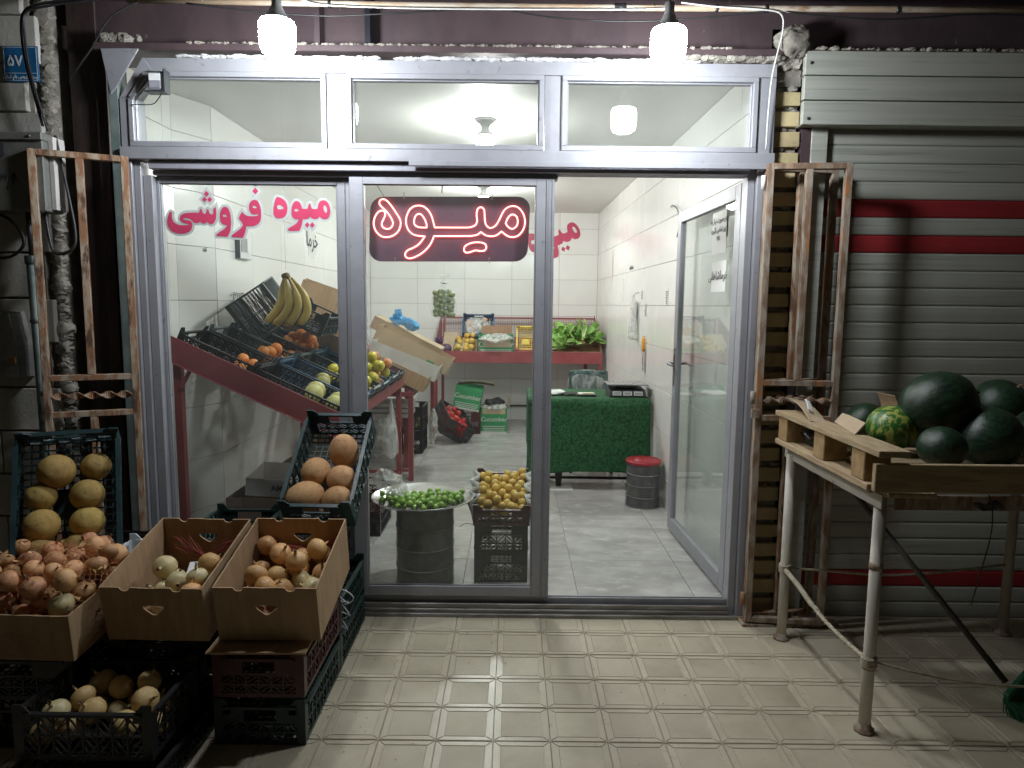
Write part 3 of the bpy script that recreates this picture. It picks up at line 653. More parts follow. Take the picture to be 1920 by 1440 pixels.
leaf(-.752, .186, 3.214, 3.246, 'sliding_door', .062, .084, 'sliding glass leaf behind which the neon sign hangs')
A('sill', -1.75, 1.06, 3.185, 3.30, -.002, .035, m=m_sill); A('sill_rail', -1.70, 1.06, 3.195, 3.205, .036, .058, m=m_sill); A('sill_rail', -1.70, 1.06, 3.225, 3.233, .036, .082, m=m_alu)
A('sill_rail', -1.70, 1.06, 3.262, 3.27, .036, .075, m=m_alu); A('sill_edge', -1.75, 1.10, 3.168, 3.183, -.002, .018, m=m_sill)
lumps('foam_filler', -1.50, -.62, 3.185, 3.21, 2.580, .011, 190, 8, m_foam, sf, 1.6); lumps('foam_filler', -.52, .80, 3.185, 3.21, 2.580, .012, 260, 9, m_foam, sf, 1.6); lumps('mortar_filler', .66, 1.16, 3.175, 3.21, 2.592, .017, 120, 10, m_mortar, sf, 1.4)
# open door leaf
dl = Vector((1.055, 4.43, 0)); dh = Vector((1.100, 3.36, 0)); dd = (dl-dh).normalized(); ang = math.atan2(dd.y, dd.x)
dr = thing('glass_door', 'open glass door with grey frame swung inward against the right wall, notices taped on', 'door', (dh.x, dh.y, 0), (0,0,ang)); DW = (dl-dh).length
def D(n, *b, m=m_alu): return ob(n, B(*b), m, dr, loc=(0,0,0), bevel=.002)
D('stile', 0, .075, -.018, .018, .05, 2.09); D('stile', DW-.07, DW, -.018, .018, .05, 2.09)
D('top_rail', .075, DW-.07, -.018, .018, 2.02, 2.09); D('bottom_rail', .075, DW-.07, -.018, .018, .05, .13)
D('pane', .07, DW-.065, -.002, .002, .125, 2.025, m=m_glass)
D('bead', .075, .083, -.014, .014, .13, 2.02); D('bead', DW-.078, DW-.07, -.014, .014, .13, 2.02)
D('lock_plate', DW-.05, DW-.02, .018, .024, 1.0, 1.24, m=m_steelp); D('lock_plate', DW-.05, DW-.02, -.024, -.018, 1.0, 1.24, m=m_brass)
ob('handle', MB().tube([(DW-.035,.024,1.14),(DW-.035,.06,1.14),(DW-.05,.065,1.14),(DW-.15,.06,1.135)], .009, 8), m_steelp, dr, loc=(0,0,0))
ob('handle', MB().tube([(DW-.035,-.024,1.14),(DW-.035,-.06,1.14),(DW-.05,-.065,1.14),(DW-.12,-.06,1.135)], .009, 8), m_steelp, dr, loc=(0,0,0))
for z in (1.92, 1.05, .3): ob('hinge', MB().tube([(-.012,.0,z),(-.012,.0,z+.09)], .010, 8), m_steelp, dr, loc=(0,0,0))

# ------------------------------------------------------------------ lamps
def bulb_mesh():
    return MB().lathe([(.001,-.066),(.034,-.065),(.054,-.056),(.063,-.040),(.066,-.01),(.066,.045),(.060,.056)], 28).mesh('bulb_glass')
bme = bulb_mesh()
for x, y, z, lab in ((-.890, 2.70, 2.484, 'lit white led bulb hanging over the left end of the shop window'), (.571, 2.70, 2.470, 'lit white led bulb hanging over the right end, above the door side')):
    t = thing('hanging_bulb', lab, 'light bulb', (x, y, z), group='street side bulbs over the shop window')
    ob('bulb_glass', bme, m_bulb, t, loc=(0,0,0))
    ob('bulb_base', MB().lathe([(.0605,.056),(.050,.064),(.040,.069),(.030,.09),(.018,.115),(.018,.15),(.001,.155)], 18), m_white, t, loc=(0,0,0))
    ob('cord', MB().tube([(0,0,.15),(0,.01,.30),(0,.2,.36),(.02,.40,.30)], .004, 6), m_cable, t, loc=(0,0,0))
bmi = MB().lathe([(.001,-.062),(.030,-.056),(.052,-.035),(.060,-.005),(.058,.020)], 24).mesh('bulb_glass')
for x, y, lab in ((-.185, 4.50, 'lit bulb on its white ceiling rose in the front half of the shop'), (-.30, 6.95, 'lit bulb on its white ceiling rose near the back wall')):
    t = thing('ceiling_lamp', lab, 'ceiling lamp', (x, y, ZC-.125), group='ceiling lamps in the shop')
    ob('bulb_glass', bmi, m_bulbi if y < 6 else m_bulbj, t, loc=(0,0,0))
    ob('lamp_holder', MB().lathe([(.0585,.020),(.050,.036),(.038,.046),(.026,.060),(.026,.078),(.035,.095),(.062,.116),(.068,.1245),(.001,.1247)], 24), m_white, t, loc=(0,0,0))

# ------------------------------------------------------------------ lettering on the glass
s1 = dict(shi=[(150,530),(175,548),(170,600),(178,660),(212,722),(280,763),(350,778),(430,776),(500,762,1),(450,750),(400,740),(350,715),(322,680),(318,640),(340,595),(400,562),(480,550),(580,548),(655,550),(672,530),(688,488),(702,480),(718,490),(730,540),(760,568),(790,560),(806,500),(822,485),(840,495),(852,545),(872,572),(905,582),(925,560),(925,520),(918,495,1),(968,440,1),(978,500),(982,570),(976,650),(960,700),(930,742),(890,760),(852,745),(820,708,1),(790,740),(750,748),(712,732),(688,705,1),(665,730),(622,738),(575,728),(545,695),(505,665),(445,650),(372,652,1),(400,676),(460,686),(520,705),(545,750),(545,800),(520,870),(460,912),(380,930),(300,930),(220,912),(150,868),(105,800),(88,720),(92,655),(110,590),(135,540)],
 vav=[(1130,445),(1175,453),(1212,500),(1238,580),(1250,680),(1250,780),(1235,890),(1190,985,1),(990,975,1),(985,945,1),(1050,895),(1120,850),(1185,780,1),(1120,768),(1072,730),(1050,660),(1048,580),(1063,510),(1095,460)],
 vavh=[(1100,600),(1120,585),(1150,590),(1182,617),(1150,626),(1108,620)],
 fer=[(1665,318),(1712,328),(1752,372),(1785,460),(1797,560),(1795,650),(1775,720),(1720,770),(1650,795),(1530,796,1),(1522,860),(1500,940),(1470,1005,1),(1265,995,1),(1258,965,1),(1330,910),(1410,850),(1470,775,1),(1440,720),(1390,655,1),(1410,600),(1450,530,1),(1490,575),(1540,605),(1600,615),(1680,612),(1735,600),(1740,578,1),(1680,583),(1630,572),(1592,530),(1575,470),(1580,400),(1610,345)],
 ferh=[(1640,440),(1660,424),(1690,430),(1718,457),(1690,470),(1652,462)])
dots1 = [[(800,155),(850,210),(805,265),(752,210)],[(768,262),(812,310),(770,362),(720,310)],[(860,262),(905,312),(862,365),(816,312)],[(1685,95),(1742,160),(1690,222),(1632,158)]]
s2 = dict(he=[(320,335),(380,340),(450,375),(520,440),(558,540),(560,640),(530,740),(470,800),(390,818),(300,800),(250,730),(240,640),(250,540),(272,430),(295,365)],
 heh=[(345,515),(400,520),(450,550),(480,585),(450,606),(390,615),(340,600),(328,555)],
 miv=[(770,425),(822,440),(860,490),(882,550),(900,598,1),(980,600),(1020,588),(1042,500),(1062,480),(1085,495),(1102,560),(1130,598),(1200,606),(1245,590),(1262,500),(1300,430),(1370,408),(1440,425),(1500,500),(1532,600),(1535,690),(1510,780),(1460,828),(1400,836),(1340,815),(1295,768,1),(1260,815),(1190,835),(1130,815),(1080,773,1),(1040,820),(980,832),(912,832,1),(905,920),(882,1020),(840,1100,1),(620,1100),(582,1080),(590,1045),(680,990),(770,930),(830,843,1),(740,830),(680,790),(655,720),(650,640),(665,540),(700,460),(735,430)],
 mh1=[(720,625),(750,600),(790,605),(815,640),(790,656),(732,655)], mh2=[(1380,560),(1390,530),(1420,525),(1450,570),(1465,640),(1455,685),(1420,682),(1390,622)])
dots2 = [[(1020,898),(1070,960),(1022,1030),(962,962)],[(1135,900),(1188,968),(1130,1038),(1076,968)]]
def sticker(name, groups, mp, y, parent, outline=.011):
    for k, loops in enumerate(groups):
        L_ = [[mp(*p) for p in lp] for lp in loops]
        ob(name, plate_mesh(name, L_, .0008), m_red, parent, loc=(0, y, 0))
        if outline:
            ob('outline', plate_mesh('outline', [L_[0]], .0006, grow=outline), m_outl, parent, loc=(0, y+.0012, 0))
def mp1(zx, zy):
    px, py = 300+zx*.10417-300, 340+zy*.10417-340
    return (px*.00245-py*.0001, -py*.00241+px*.000025)
def mp2(zx, zy):
    px, py = 490+zx*.08333-300, zy*.08333
    return (px*.00245-py*.0001, -py*.00241+px*.000025)
t = thing('window_lettering', 'red Persian shop lettering with pale outline on the left glass pane', 'lettering', (-1.625, 3.2435, 2.047))
t.location.y = 3.2605
sticker('letter', [[smooth_loop(s1['shi'])],[smooth_loop(s1['vav']),smooth_loop(s1['vavh'])],[smooth_loop(s1['fer']),smooth_loop(s1['ferh'])]]+[[d] for d in dots1], mp1, 0, t)
sticker('letter', [[smooth_loop(s2['he']),smooth_loop(s2['heh'])],[smooth_loop(s2['miv']),smooth_loop(s2['mh1']),smooth_loop(s2['mh2'])]]+[[d] for d in dots2], mp2, 0, t)
def mp3(zx, zy):
    a = R(-19); dx, dy = (zx-1400)*.08333*.93, (zy-620)*.08333*.93
    px = 1077+dx*math.cos(a)-dy*math.sin(a); py = 432+dx*math.sin(a)+dy*math.cos(a)
    return ((px-980)*.00669, -(py-400)*.00661+(px-980)*.00007)
t = thing('wall_lettering', 'red Persian word slanting up across the back wall, beside the neon sign', 'lettering', (.112, YB-.004, 2.645))
sticker('letter', [[smooth_loop(s2['he']),smooth_loop(s2['heh'])],[smooth_loop(s2['miv']),smooth_loop(s2['mh1']),smooth_loop(s2['mh2'])]]+[[d] for d in dots2], mp3, 0, t, 0)
# neon sign
t = thing('neon_sign', 'lit red neon word on a dark rounded board behind the middle pane', 'neon sign', (-.685, 3.31, 2.02))
def mpn(zx, zy):
    px, py = zx*.09721, zy*.09721
    return (px*.00253-py*.0001, -py*.00247+px*.000025)
rr = []
for cx, cy_, a0 in ((290,330,180),(2863,330,270),(2863,1095,0),(290,1095,90)):
    for k in range(7):
        a = R(a0+k*15); rr.append(mpn(cx+245*math.cos(a), cy_+245*math.sin(a)))
ob('board', plate_mesh('board', [rr], .005), m_neonp, t, loc=(0,.006,0))
o3 = 1543
NL = [[(295,140),(360,165),(450,260),(550,400),(625,520),(645,620),(610,740),(520,830),(400,868),(280,850),(180,760),(130,640),(135,520),(180,420),(240,365),(300,362),(338,400),(340,460),(310,530),(282,600),(300,670),(370,710),(440,700),(490,640),(490,570),(440,470),(360,370),(270,285),(225,220),(240,160)],
 [(980,420),(1040,440),(1100,520),(1140,620),(1145,682,1),(1060,684),(970,670),(910,620),(900,540),(925,460)],
 [(975,262),(1070,280),(1160,350),(1230,460),(1275,600),(1300,682,1),(o3+300,684),(o3+400,682),(o3+480,665),(o3+545,620),(o3+562,540),(o3+548,440),(o3+560,335),(o3+620,292),(o3+685,335),(o3+702,440),(o3+715,560),(o3+745,640),(o3+810,690),(o3+880,675),(o3+940,620),(o3+1000,500),(o3+1060,370),(o3+1140,295),(o3+1240,270),(o3+1340,300),(o3+1430,400),(o3+1475,520),(o3+1478,640),(o3+1440,750),(o3+1360,840),(o3+1250,868),(o3+1150,840),(o3+1040,758,1),(o3+950,830),(o3+850,852),(o3+740,832),(o3+645,768,1),(o3+580,820),(o3+480,842),(o3+360,848),(1290,848,1),(1255,950),(1190,1060),(1080,1170),(950,1250),(830,1282),(760,1245),(752,1180),(800,1120),(900,1075),(1010,1000),(1120,850,1),(1000,845),(880,810),(790,720),(748,600),(750,480),(800,350),(880,280)],
 [(o3+1112,600,1),(o3+1150,500),(o3+1205,440),(o3+1265,437),(o3+1320,480),(o3+1343,570),(o3+1325,650),(o3+1265,703),(o3+1210,700),(o3+1150,655)],
 [(o3+335,1110),(o3+350,1050),(o3+420,1000),(o3+520,972),(o3+640,970),(o3+735,1000),(o3+762,1065),(o3+730,1125),(o3+650,1137),(o3+560,1125),(o3+480,1150),(o3+400,1170),(o3+352,1150)]]
for lp in NL:
    L_ = [mpn(*p) for p in smooth_loop(lp, 4)]
    ob('neon_tube', MB().tube([(x, -.004, z) for x, z in L_], .0030, 6, closed=True), m_neon, t, loc=(0,0,0))
for zx, zy in ((695,120),(o3+832,130),(560,1290),(o3+835,1290)):
    x, z = mpn(zx, zy)
    ob('standoff', ball('standoff', .005, .005, .005, 8, 5), m_steelp, t, loc=(x,-.004,z))
    ob('clip', MB().tube([(x,.0,z),(x,-.01,z+(.028 if zy < 500 else -.02))], .0022, 6), m_film, t, loc=(0,0,0))
ob('power_cord', MB().tube(sm3([(.345,.01,.0),(.35,.01,.06),(.36,.01,.12)]), .003, 6), m_wire_w, t, loc=(0,0,0))
ob('hanging_wire', MB().tube([(.03,.0,.05),(.075,.0,-.02)], .0015, 5), m_cable, t, loc=(0,0,0))

# spotlight box over the left top window
t = thing('spot_light', 'small grey floodlight box fixed at the top left corner of the shop window', 'floodlight', (-1.565, 3.15, 2.45))
ob('housing', B(-1.597, -1.537, 3.12, 3.165, 2.416, 2.488), m_alu, t, bevel=.003)
ob('hood', B(-1.602, -1.532, 3.105, 3.165, 2.489, 2.494), m_alu, t)
ob('front_glass', B(-1.590, -1.544, 3.115, 3.119, 2.452, 2.482), m_white, t); ob('front_lower', B(-1.590, -1.544, 3.115, 3.119, 2.422, 2.450), m_alu_d, t)
ob('bracket', MB().box(-1.61,-1.52,3.11,3.16,2.404,2.41).box(-1.525,-1.52,3.11,3.16,2.41,2.50), m_grey, t)
ob('wire', MB().tube(sm3([(-1.54,3.13,2.41),(-1.56,3.13,2.38),(-1.60,3.15,2.362),(-1.70,3.17,2.366)]), .0022, 5), m_cable, t)

# ------------------------------------------------------------------ folding gates
def gate(name, a, b, label, mats, dn):
    """iron gate leaf between two plan points; bars are deep flat pieces"""
    a = Vector((*a, 0)); b = Vector((*b, 0)); L_ = (b-a).length; ang = math.atan2(b.y-a.y, b.x-a.x)
    t = thing(name, label, 'gate', (a.x, a.y, 0), (0,0,ang)); m1, m2 = mats
    def g(n, *bb, m=m1): return ob(n, B(*bb), m, t, loc=(0,0,0), bevel=.002)
    H_ = 2.13; w = .030; d = .030
    g('upright', 0, w, -d/2, d/2, .02, H_); g('upright', L_-w, L_, -d/2, d/2, .02, H_)
    g('upright', L_*.5-w/2, L_*.5+w/2, -d/2, d/2, 1.175, H_-.025, m=m2); g('upright', L_*.5-w/2, L_*.5+w/2, -d/2, d/2, .045, .985, m=m2)
    g('crossbar', w, L_-w, -d/2, d/2, H_-.026, H_); g('crossbar', w, L_-w, -d/2, d/2, 1.148, 1.174, m=m2); g('crossbar', w, L_-w, -d/2, d/2, .986, 1.012, m=m2); g('crossbar', w, L_-w, -d/2, d/2, .02, .045, m=m2)
    # twisted bar
    mb = MB(); n = 44; vs = []; fs = []
    for i in range(n+1):
        x = w+(L_-2*w)*i/n; an = i/n*math.pi*5
        for s_ in (-1, 1):
            for q in (-.2, .2):
                y = math.cos(an)*.017*s_-math.sin(an)*.006*q*5*.4; z = math.sin(an)*.017*s_+math.cos(an)*.006*q*5*.4
                vs.append((x, y, 1.08+z))
    for i in range(n):
        o = i*4; p = o+4
        for k, l in ((0,1),(1,3),(3,2),(2,0)): fs.append((o+k, p+k, p+l, o+l))
    mb.add(vs, fs); ob('twisted_bar', mb, m2, t, loc=(0,0,0))
    return t, L_
gate('folding_gate', (-1.70,3.12), (-2.04,2.97), 'rusty iron folding gate leaf with a twisted bar, left of the shop window', (m_rust, m_rust), 0)
t, L_ = gate('folding_gate', (1.115,3.125), (1.475,3.09), 'weathered iron folding gate leaf with a twisted bar, right of the door', (m_rust2, m_rust2), 0)
# the second leaf folded behind the right one
gate('folding_gate', (1.125,3.165), (1.462,3.20), 'second weathered gate leaf folded flat behind the right hand one', (m_rust2, m_rust), 0)
ob('latch_tab', B(.0,.035,-.03,-.017,1.0,1.04), m_rust2, t, loc=(-.02,0,0))
for z in (2.02, 1.06, .1): ob('hinge', MB().tube([(-.012,0,z),(-.012,0,z+.06)], .010, 8), m_white if z > 1.5 else m_rust2, t, loc=(0,0,0))
single('floor_track', B(1.10, 1.56, 3.10, 3.19, -.004, .012), m_rust2, 'flat iron threshold strip under the right folding gate', 'threshold', bevel=.002)

# ------------------------------------------------------------------ plastic crates
def lattice(W, H, style, notch=True):
    """one pierced wall of a crate, in XZ, centred on x, thickness about 8 mm"""
    mb = MB(); t = .006; cw = min(.030, W*.1)
    hm = H-(.026 if notch else 0)                    # height in the middle
    mb.box(-W/2, -W/2+cw, -t/2, t/2, 0, H); mb.box(W/2-cw, W/2, -t/2, t/2, 0, H)
    if notch:
        for s_ in (-1, 1):
            x0 = s_*(W/2-cw); x1 = s_*(W/2-cw-.026)
            mb.add([(x0,-t/2,hm-.03),(x1,-t/2,hm-.03),(x1,-t/2,hm-.004),(x0,-t/2,H),(x0,t/2,hm-.03),(x1,t/2,hm-.03),(x1,t/2,hm-.004),(x0,t/2,H)],
                   [(0,1,2,3),(7,6,5,4),(0,4,5,1),(1,5,6,2),(2,6,7,3),(3,7,4,0)])
    rim = .007
    mb.box(-W/2+cw, W/2-cw, -rim-.002, rim, hm-.010, hm)             # top lip
    mb.box(-W/2+cw, W/2-cw, -t/2, t/2, 0, .014)
    z0, z1 = .014, hm-.010
    if style == 'end':                                               # hand hole in a solid band
        b = z0+(z1-z0)*.56; mb.box(-W/2+cw, W/2-cw, -t/2, t/2, b, b+.008)
        mb.box(-W/2+cw, -.055, -t/2, t/2, b+.008, z1); mb.box(.055, W/2-cw, -t/2, t/2, b+.008, z1)
        z1 = b
    wi = W-2*cw; n = max(2, round(wi/.045)); cwid = wi/n; mid = (z0+z1)/2
    if z1-z0 > .05:
        mb.box(-W/2+cw, W/2-cw, -t/2-.001, t/2+.001, mid-.003, mid+.003); rows = ((z0, mid-.003, 1), (mid+.003, z1, -1))
    else: rows = ((z0, z1, 1),)
    for i in range(1, n): x = -wi/2+i*cwid; mb.box(x-.0025, x+.0025, -t/2-.0015, t/2+.0015, z0, z1)
    if style == 'net':
        for i in range(n*2):
            x = -wi/2+i*cwid/2
            for a, b in (((x,z0),(x+cwid/2,z1)),((x+cwid/2,z0),(x,z1))): mb.bar((a[0],0,a[1]),(b[0],0,b[1]),.0035,.003)
        return mb.mesh('crate_wall')
    for i in range(n):
        xa = -wi/2+i*cwid; xb = xa+cwid
        for za, zb, sg in rows:
            s_ = sg if i % 2 else -sg; h = zb-za
            for k in (-1, 0, 1, 2):
                # diagonals clipped to the cell
                off = k*h*.55
                pts = []
                for u in (0, 1):
                    x = xa if u == 0 else xb
                    z = (za+off+u*h*1.0) if s_ > 0 else (zb-off-u*h*1.0)
                    pts.append((x, z))
                (x0, q0), (x1, q1) = pts
                lo_, hi_ = za, zb; tA, tB = 0, 1; dz = q1-q0
                for lim, sgn in ((lo_, 1), (hi_, -1)):
                    f0 = (q0-lim)*sgn; f1 = (q1-lim)*sgn
                    if f0 < 0 and f1 < 0: tA = 2
                    elif f0 < 0: tA = max(tA, f0/(f0-f1))
                    elif f1 < 0: tB = min(tB, f0/(f0-f1))
                if tB-tA > .08: mb.bar((x0+(x1-x0)*tA,0,q0+dz*tA),(x0+(x1-x0)*tB,0,q0+dz*tB),.0042,.0042)
    return mb.mesh('crate_wall')
def crate_base(W, L_):
    mb = MB(); nx = max(4, round(W/.028)); ny = max(5, round(L_/.028))
    for i in range(nx+1): x = -W/2+W*i/nx; mb.box(x-.003, x+.003, -L_/2, L_/2, 0, .005)
    for j in range(ny+1): y = -L_/2+L_*j/ny; mb.box(-W/2, W/2, y-.003, y+.003, .0003, .0046)
    mb.box(-W*.2, W*.2, -L_*.12, L_*.12, -.0004, .0052)
    return mb.mesh('crate_base')
CM = {}
def crate(label, loc, rot=(0,0,0), W=.30, L_=.48, H=.165, mat=None, group=None, style='x', notch=True, name='plastic_crate', cat='crate'):
    """short sides (W) face -y / +y. origin at the middle of the base"""
    key = (W, L_, H, style, notch)
    if key not in CM:
        CM[key] = (lattice(W, H, 'end' if (style == 'x' and H > .11) else style, notch), lattice(L_-.014, H-.028 if notch else H, style, False), crate_base(W-.01, L_-.01))
    e, s_, b = CM[key]; t = thing(name, label, cat, loc, rot, group); mat = mat or m_cblack
    ob('end_wall', e, mat, t, loc=(0,-L_/2+.004,0)); ob('end_wall', e, mat, t, loc=(0,L_/2-.004,0), rot=(0,0,math.pi))
    ob('side_wall', s_, mat, t, loc=(-W/2+.004,0,.001), rot=(0,0,-math.pi/2)); ob('side_wall', s_, mat, t, loc=(W/2-.004,0,.001), rot=(0,0,math.pi/2))
    ob('base', b, mat, t, loc=(0,0,.001))
    return t
def TM(t):      # world matrix of a thing that has just been made
    return Matrix.LocRotScale(t.location, t.rotation_euler, None)

# ------------------------------------------------------------------ fruit
def onion_mesh(name, seed):
    prof = []; rnd = random.Random(seed)
    for i in range(15):
        a = -math.pi/2+math.pi*i/14*.97; r = math.cos(a); z = math.sin(a)
        if z > .75: r *= (1-(z-.75)*1.4)
        prof.append((max(r, .02), z*.86))
    prof += [(.13,.93),(.10,1.05),(.13,1.15)]
    me = MB().lathe(prof, 16).mesh(name); noise_disp(me, .07, 1.4, seed); return me
def tuft_mesh(seed):
    rnd = random.Random(seed); mb = MB()
    for k in range(7):
        a = rnd.uniform(0, 6.28); l = rnd.uniform(.2, .5); mb.bar((0,0,.9),(math.cos(a)*l*.4, math.sin(a)*l*.4, .95+l), .10, .012, (math.cos(a),math.sin(a),0))
    for k in range(8):
        a = rnd.uniform(0, 6.28); mb.bar((0,0,-.8),(math.cos(a)*.22, math.sin(a)*.22, -1.0), .03, .02)
    return mb.mesh('dry_neck')
ON = [onion_mesh('onion', k) for k in range(4)]; TU = [tuft_mesh(k) for k in range(3)]
FM = dict(plum=[ball('plum', 1,1,.97, 12, 8, .12)], apricot=[ball('apricot', 1,.97,.95, 14, 9, .15)], orange=[ball('orange', 1,1,.94, 16, 10, .12)],
  apple=[ball('apple', 1,1,.9, 16, 10, .3)], tomato=[ball('tomato', 1,1,.85, 12, 8, .2)],
  melon=[ball('melon', 1,1,1.12, 24, 16, .06, .03, 1.2, 3), ball('melon', 1,1,.98, 24, 16, .08, .03, 1.2, 8)],
  omelon=[ball('orange_melon', 1,1,1.28, 28, 18, .05, .04, 1.3, 5), ball('orange_melon', 1,1,1.1, 28, 18, .06, .04, 1.3, 9)],
  wm=[ball('watermelon', 1,1,1.12, 32, 20, .04, .03, 1.1, 2), ball('watermelon', 1,1,.97, 32, 20, .05, .03, 1.1, 6)])
def fruit(kind, name, loc, r, mat, label, cat, group=None, rot=None, rnd=random, seed=0):
    if rot is None: rot = (rnd.uniform(0,6.28), rnd.uniform(0,6.28), rnd.uniform(0,6.28))
    if kind == 'onion':
        o = ob(name, ON[seed % 4], mat, None, loc, rot); o.scale = (r,)*3
        n = ob('dry_neck', TU[seed % 3], m_root, o, (0,0,0)); n['kind'] = 'stuff'
    else:
        v = FM[kind]; o = ob(name, v[seed % len(v)], mat, None, loc, rot); o.scale = (r,)*3
    return props(o, label, cat, group)
def pile(n, rect, r, z0, seed, rv=.12, tries=30, top=9, shape=None):
    """drop n balls into a rectangle one after another, each where it comes to rest lowest"""
    rnd = random.Random(seed); P = []
    for _ in range(n):
        rr = r*rnd.uniform(1-rv, 1+rv); best = None
        for _ in range(tries):
            x = rnd.uniform(rect[0]+rr, rect[1]-rr); y = rnd.uniform(rect[2]+rr, rect[3]-rr)
            if shape and not shape(x, y): continue
            z = z0+rr
            for px, py, pz, pr in P:
                d2 = (x-px)**2+(y-py)**2; s_ = (rr+pr)*.97
                if d2 < s_*s_: z = max(z, pz+math.sqrt(s_*s_-d2))
            if best is None or z < best[2]: best = (x, y, z, rr)
        if best and best[2] < top: P.append(best)
    return P

# ------------------------------------------------------------------ cardboard boxes
def carton(name, label, loc, rot, W, L_, Hf, Hb, mats=(None, None), hole=True, cat='cardboard box', group=None, taper=0, curve=.0):
    """open box: front wall Hf high, back wall Hb high, sides run between"""
    mo, mi = mats; mo = mo or m_kraft; mi = mi or m_kraft_in; t = thing(name, label, cat, loc, rot, group); T_ = .005
    def heart(cx, cz, s_): return [(cx-s_*.9,cz+s_*.35),(cx-s_*.3,cz+s_*.42),(cx+s_*.3,cz+s_*.42),(cx+s_*.9,cz+s_*.35),(cx+s_*1.0,cz+s_*.1),(cx+s_*.3,cz-s_*.55),(cx,cz-s_*.66),(cx-s_*.3,cz-s_*.55),(cx-s_*1.0,cz+s_*.1)]
    def wall(W_, h0, h1, hl, notches):
        top = []
        for i in range(13):
            u = i/12; z = h0+(h1-h0)*u; 
            if notches and i in (3, 9): 
                x = -W_/2+W_*u; top += [(x-.018, z),(x-.012, z-.010),(x,z-.014),(x+.012,z-.010),(x+.018,z)]
            else: top.append((-W_/2+W_*u, z+random.uniform(-.0012,.0012)-curve*math.sin(math.pi*u)*(1 if h0 != h1 else 0)))
        lp = [(-W_/2, 0), (W_/2, 0)]+top[::-1]; loops = [lp]
        if hl: loops.append(smooth_loop(heart(0, max(h0, h1)*hl, .034), 3))
        return plate_mesh('wall', loops, T_)
    ob('front_wall', wall(W, Hf, Hf, .60 if hole else 0, hole), mo, t, loc=(0,-L_/2,0)); ob('back_wall', wall(W, Hb, Hb, .66 if hole else 0, hole), mo, t, loc=(0,L_/2-T_,0))
    s1_ = wall(L_-.011, Hf, Hb, 0, False)
    ob('side_wall', s1_, mo, t, loc=(-W/2+T_,0,0), rot=(0,0,math.pi/2)); ob('side_wall', s1_, mo, t, loc=(W/2,0,0), rot=(0,0,math.pi/2))
    ob('base', B(-W/2+.001, W/2-.001, -L_/2+.001, L_/2-.001, 0, .004), mi, t, loc=(0,0,0))
    return t

# ================================================================== goods outside, left
# carton 3 (right), 2, 1 : each stands tilted on crates
TL = R(11.5)
def onions_in(t, n, rect, r, z0, seed, mat, label, group, name='onion', top=9, alt=None, shape=None):
    rnd = random.Random(seed); M_ = TM(t); P = pile(n, rect, r, z0, seed, top=top, shape=shape)
    free = [p for p in P if not any(q[2] > p[2]+.3*p[3] and math.hypot(q[0]-p[0], q[1]-p[1]) < p[3] for q in P)]
    ym = sorted(p[1] for p in free); y1, y2 = ym[len(ym)//3], ym[2*len(ym)//3]
    rowsq = [sorted([p for p in free if a <= p[1] < b], key=lambda p: p[0]) for a, b in ((-9, y1), (y1, y2), (y2, 9))]
    OR = ['first','second','third','fourth','fifth','sixth','seventh','eighth','ninth','tenth']
    for i, (x, y, z, rr) in enumerate(P):
        m = alt if (alt and rnd.random() < .2) else mat; lab = 'buried '+label
        for nm, rw_ in zip(('front row', 'middle row', 'back row'), rowsq):
            if P[i] in rw_: lab = f'{label}, {OR[min(9, rw_.index(P[i]))]} from left, {nm}'
        fruit('onion', name, M_ @ Vector((x, y, z)), rr, m, lab, 'onion', group, rot=(rnd.uniform(-1.3,1.3), rnd.uniform(-1.3,1.3), rnd.uniform(0,6.28)), seed=rnd.randrange(12))
c3 = carton('cardboard_box', 'open brown cardboard box of golden onions, rightmost of the three', (-.812, 2.43, .405), (TL,0,0), .345, .43, .205, .225, group='three open cardboard boxes of onions')
onions_in(c3, 19, (-.165,.165,-.20,.20), .038, .060, 31, m_onion, 'onion in the rightmost cardboard box', 'onions in the rightmost cardboard box', alt=m_onion_w)
c2 = carton('cardboard_box', 'open brown cardboard box with a few pale onions and red net, middle of the three', (-1.185, 2.43, .40), (TL,0,R(-1)), .345, .43, .205, .225, group='three open cardboard boxes of onions')
onions_in(c2, 13, (-.10,.165,-.20,.06), .039, .050, 33, m_onion_w, 'onion in the middle cardboard box', 'pale onions in the middle cardboard box', alt=m_onion)
c1 = carton('cardboard_box', 'open brown cardboard box under the heap of netted onions, leftmost of the three', (-1.60, 2.33, .36), (TL*.5,0,R(-2)), .40, .43, .16, .17, hole=False, group='three open cardboard boxes of onions')
M1 = TM(c1)
rnd = random.Random(77)
heap = pile(170, (-.195,.20,-.21,.225), .0365, .02, 78, rv=.20, tries=26, top=.25, shape=lambda x, y: (x-.0)**2/.068+y*y/.05 < 1)
for x, y, z, rr in heap:
    fruit('onion', 'onion', M1 @ Vector((x, y, z)), rr, m_onion_w if rnd.random() < .07 else m_onion_r, 'reddish brown onion in the netted heap at the far left', 'onion', 'onions in the netted heap', rot=(rnd.uniform(-1.5,1.5), rnd.uniform(-1.5,1.5), rnd.uniform(0,6.28)), seed=rnd.randrange(12))
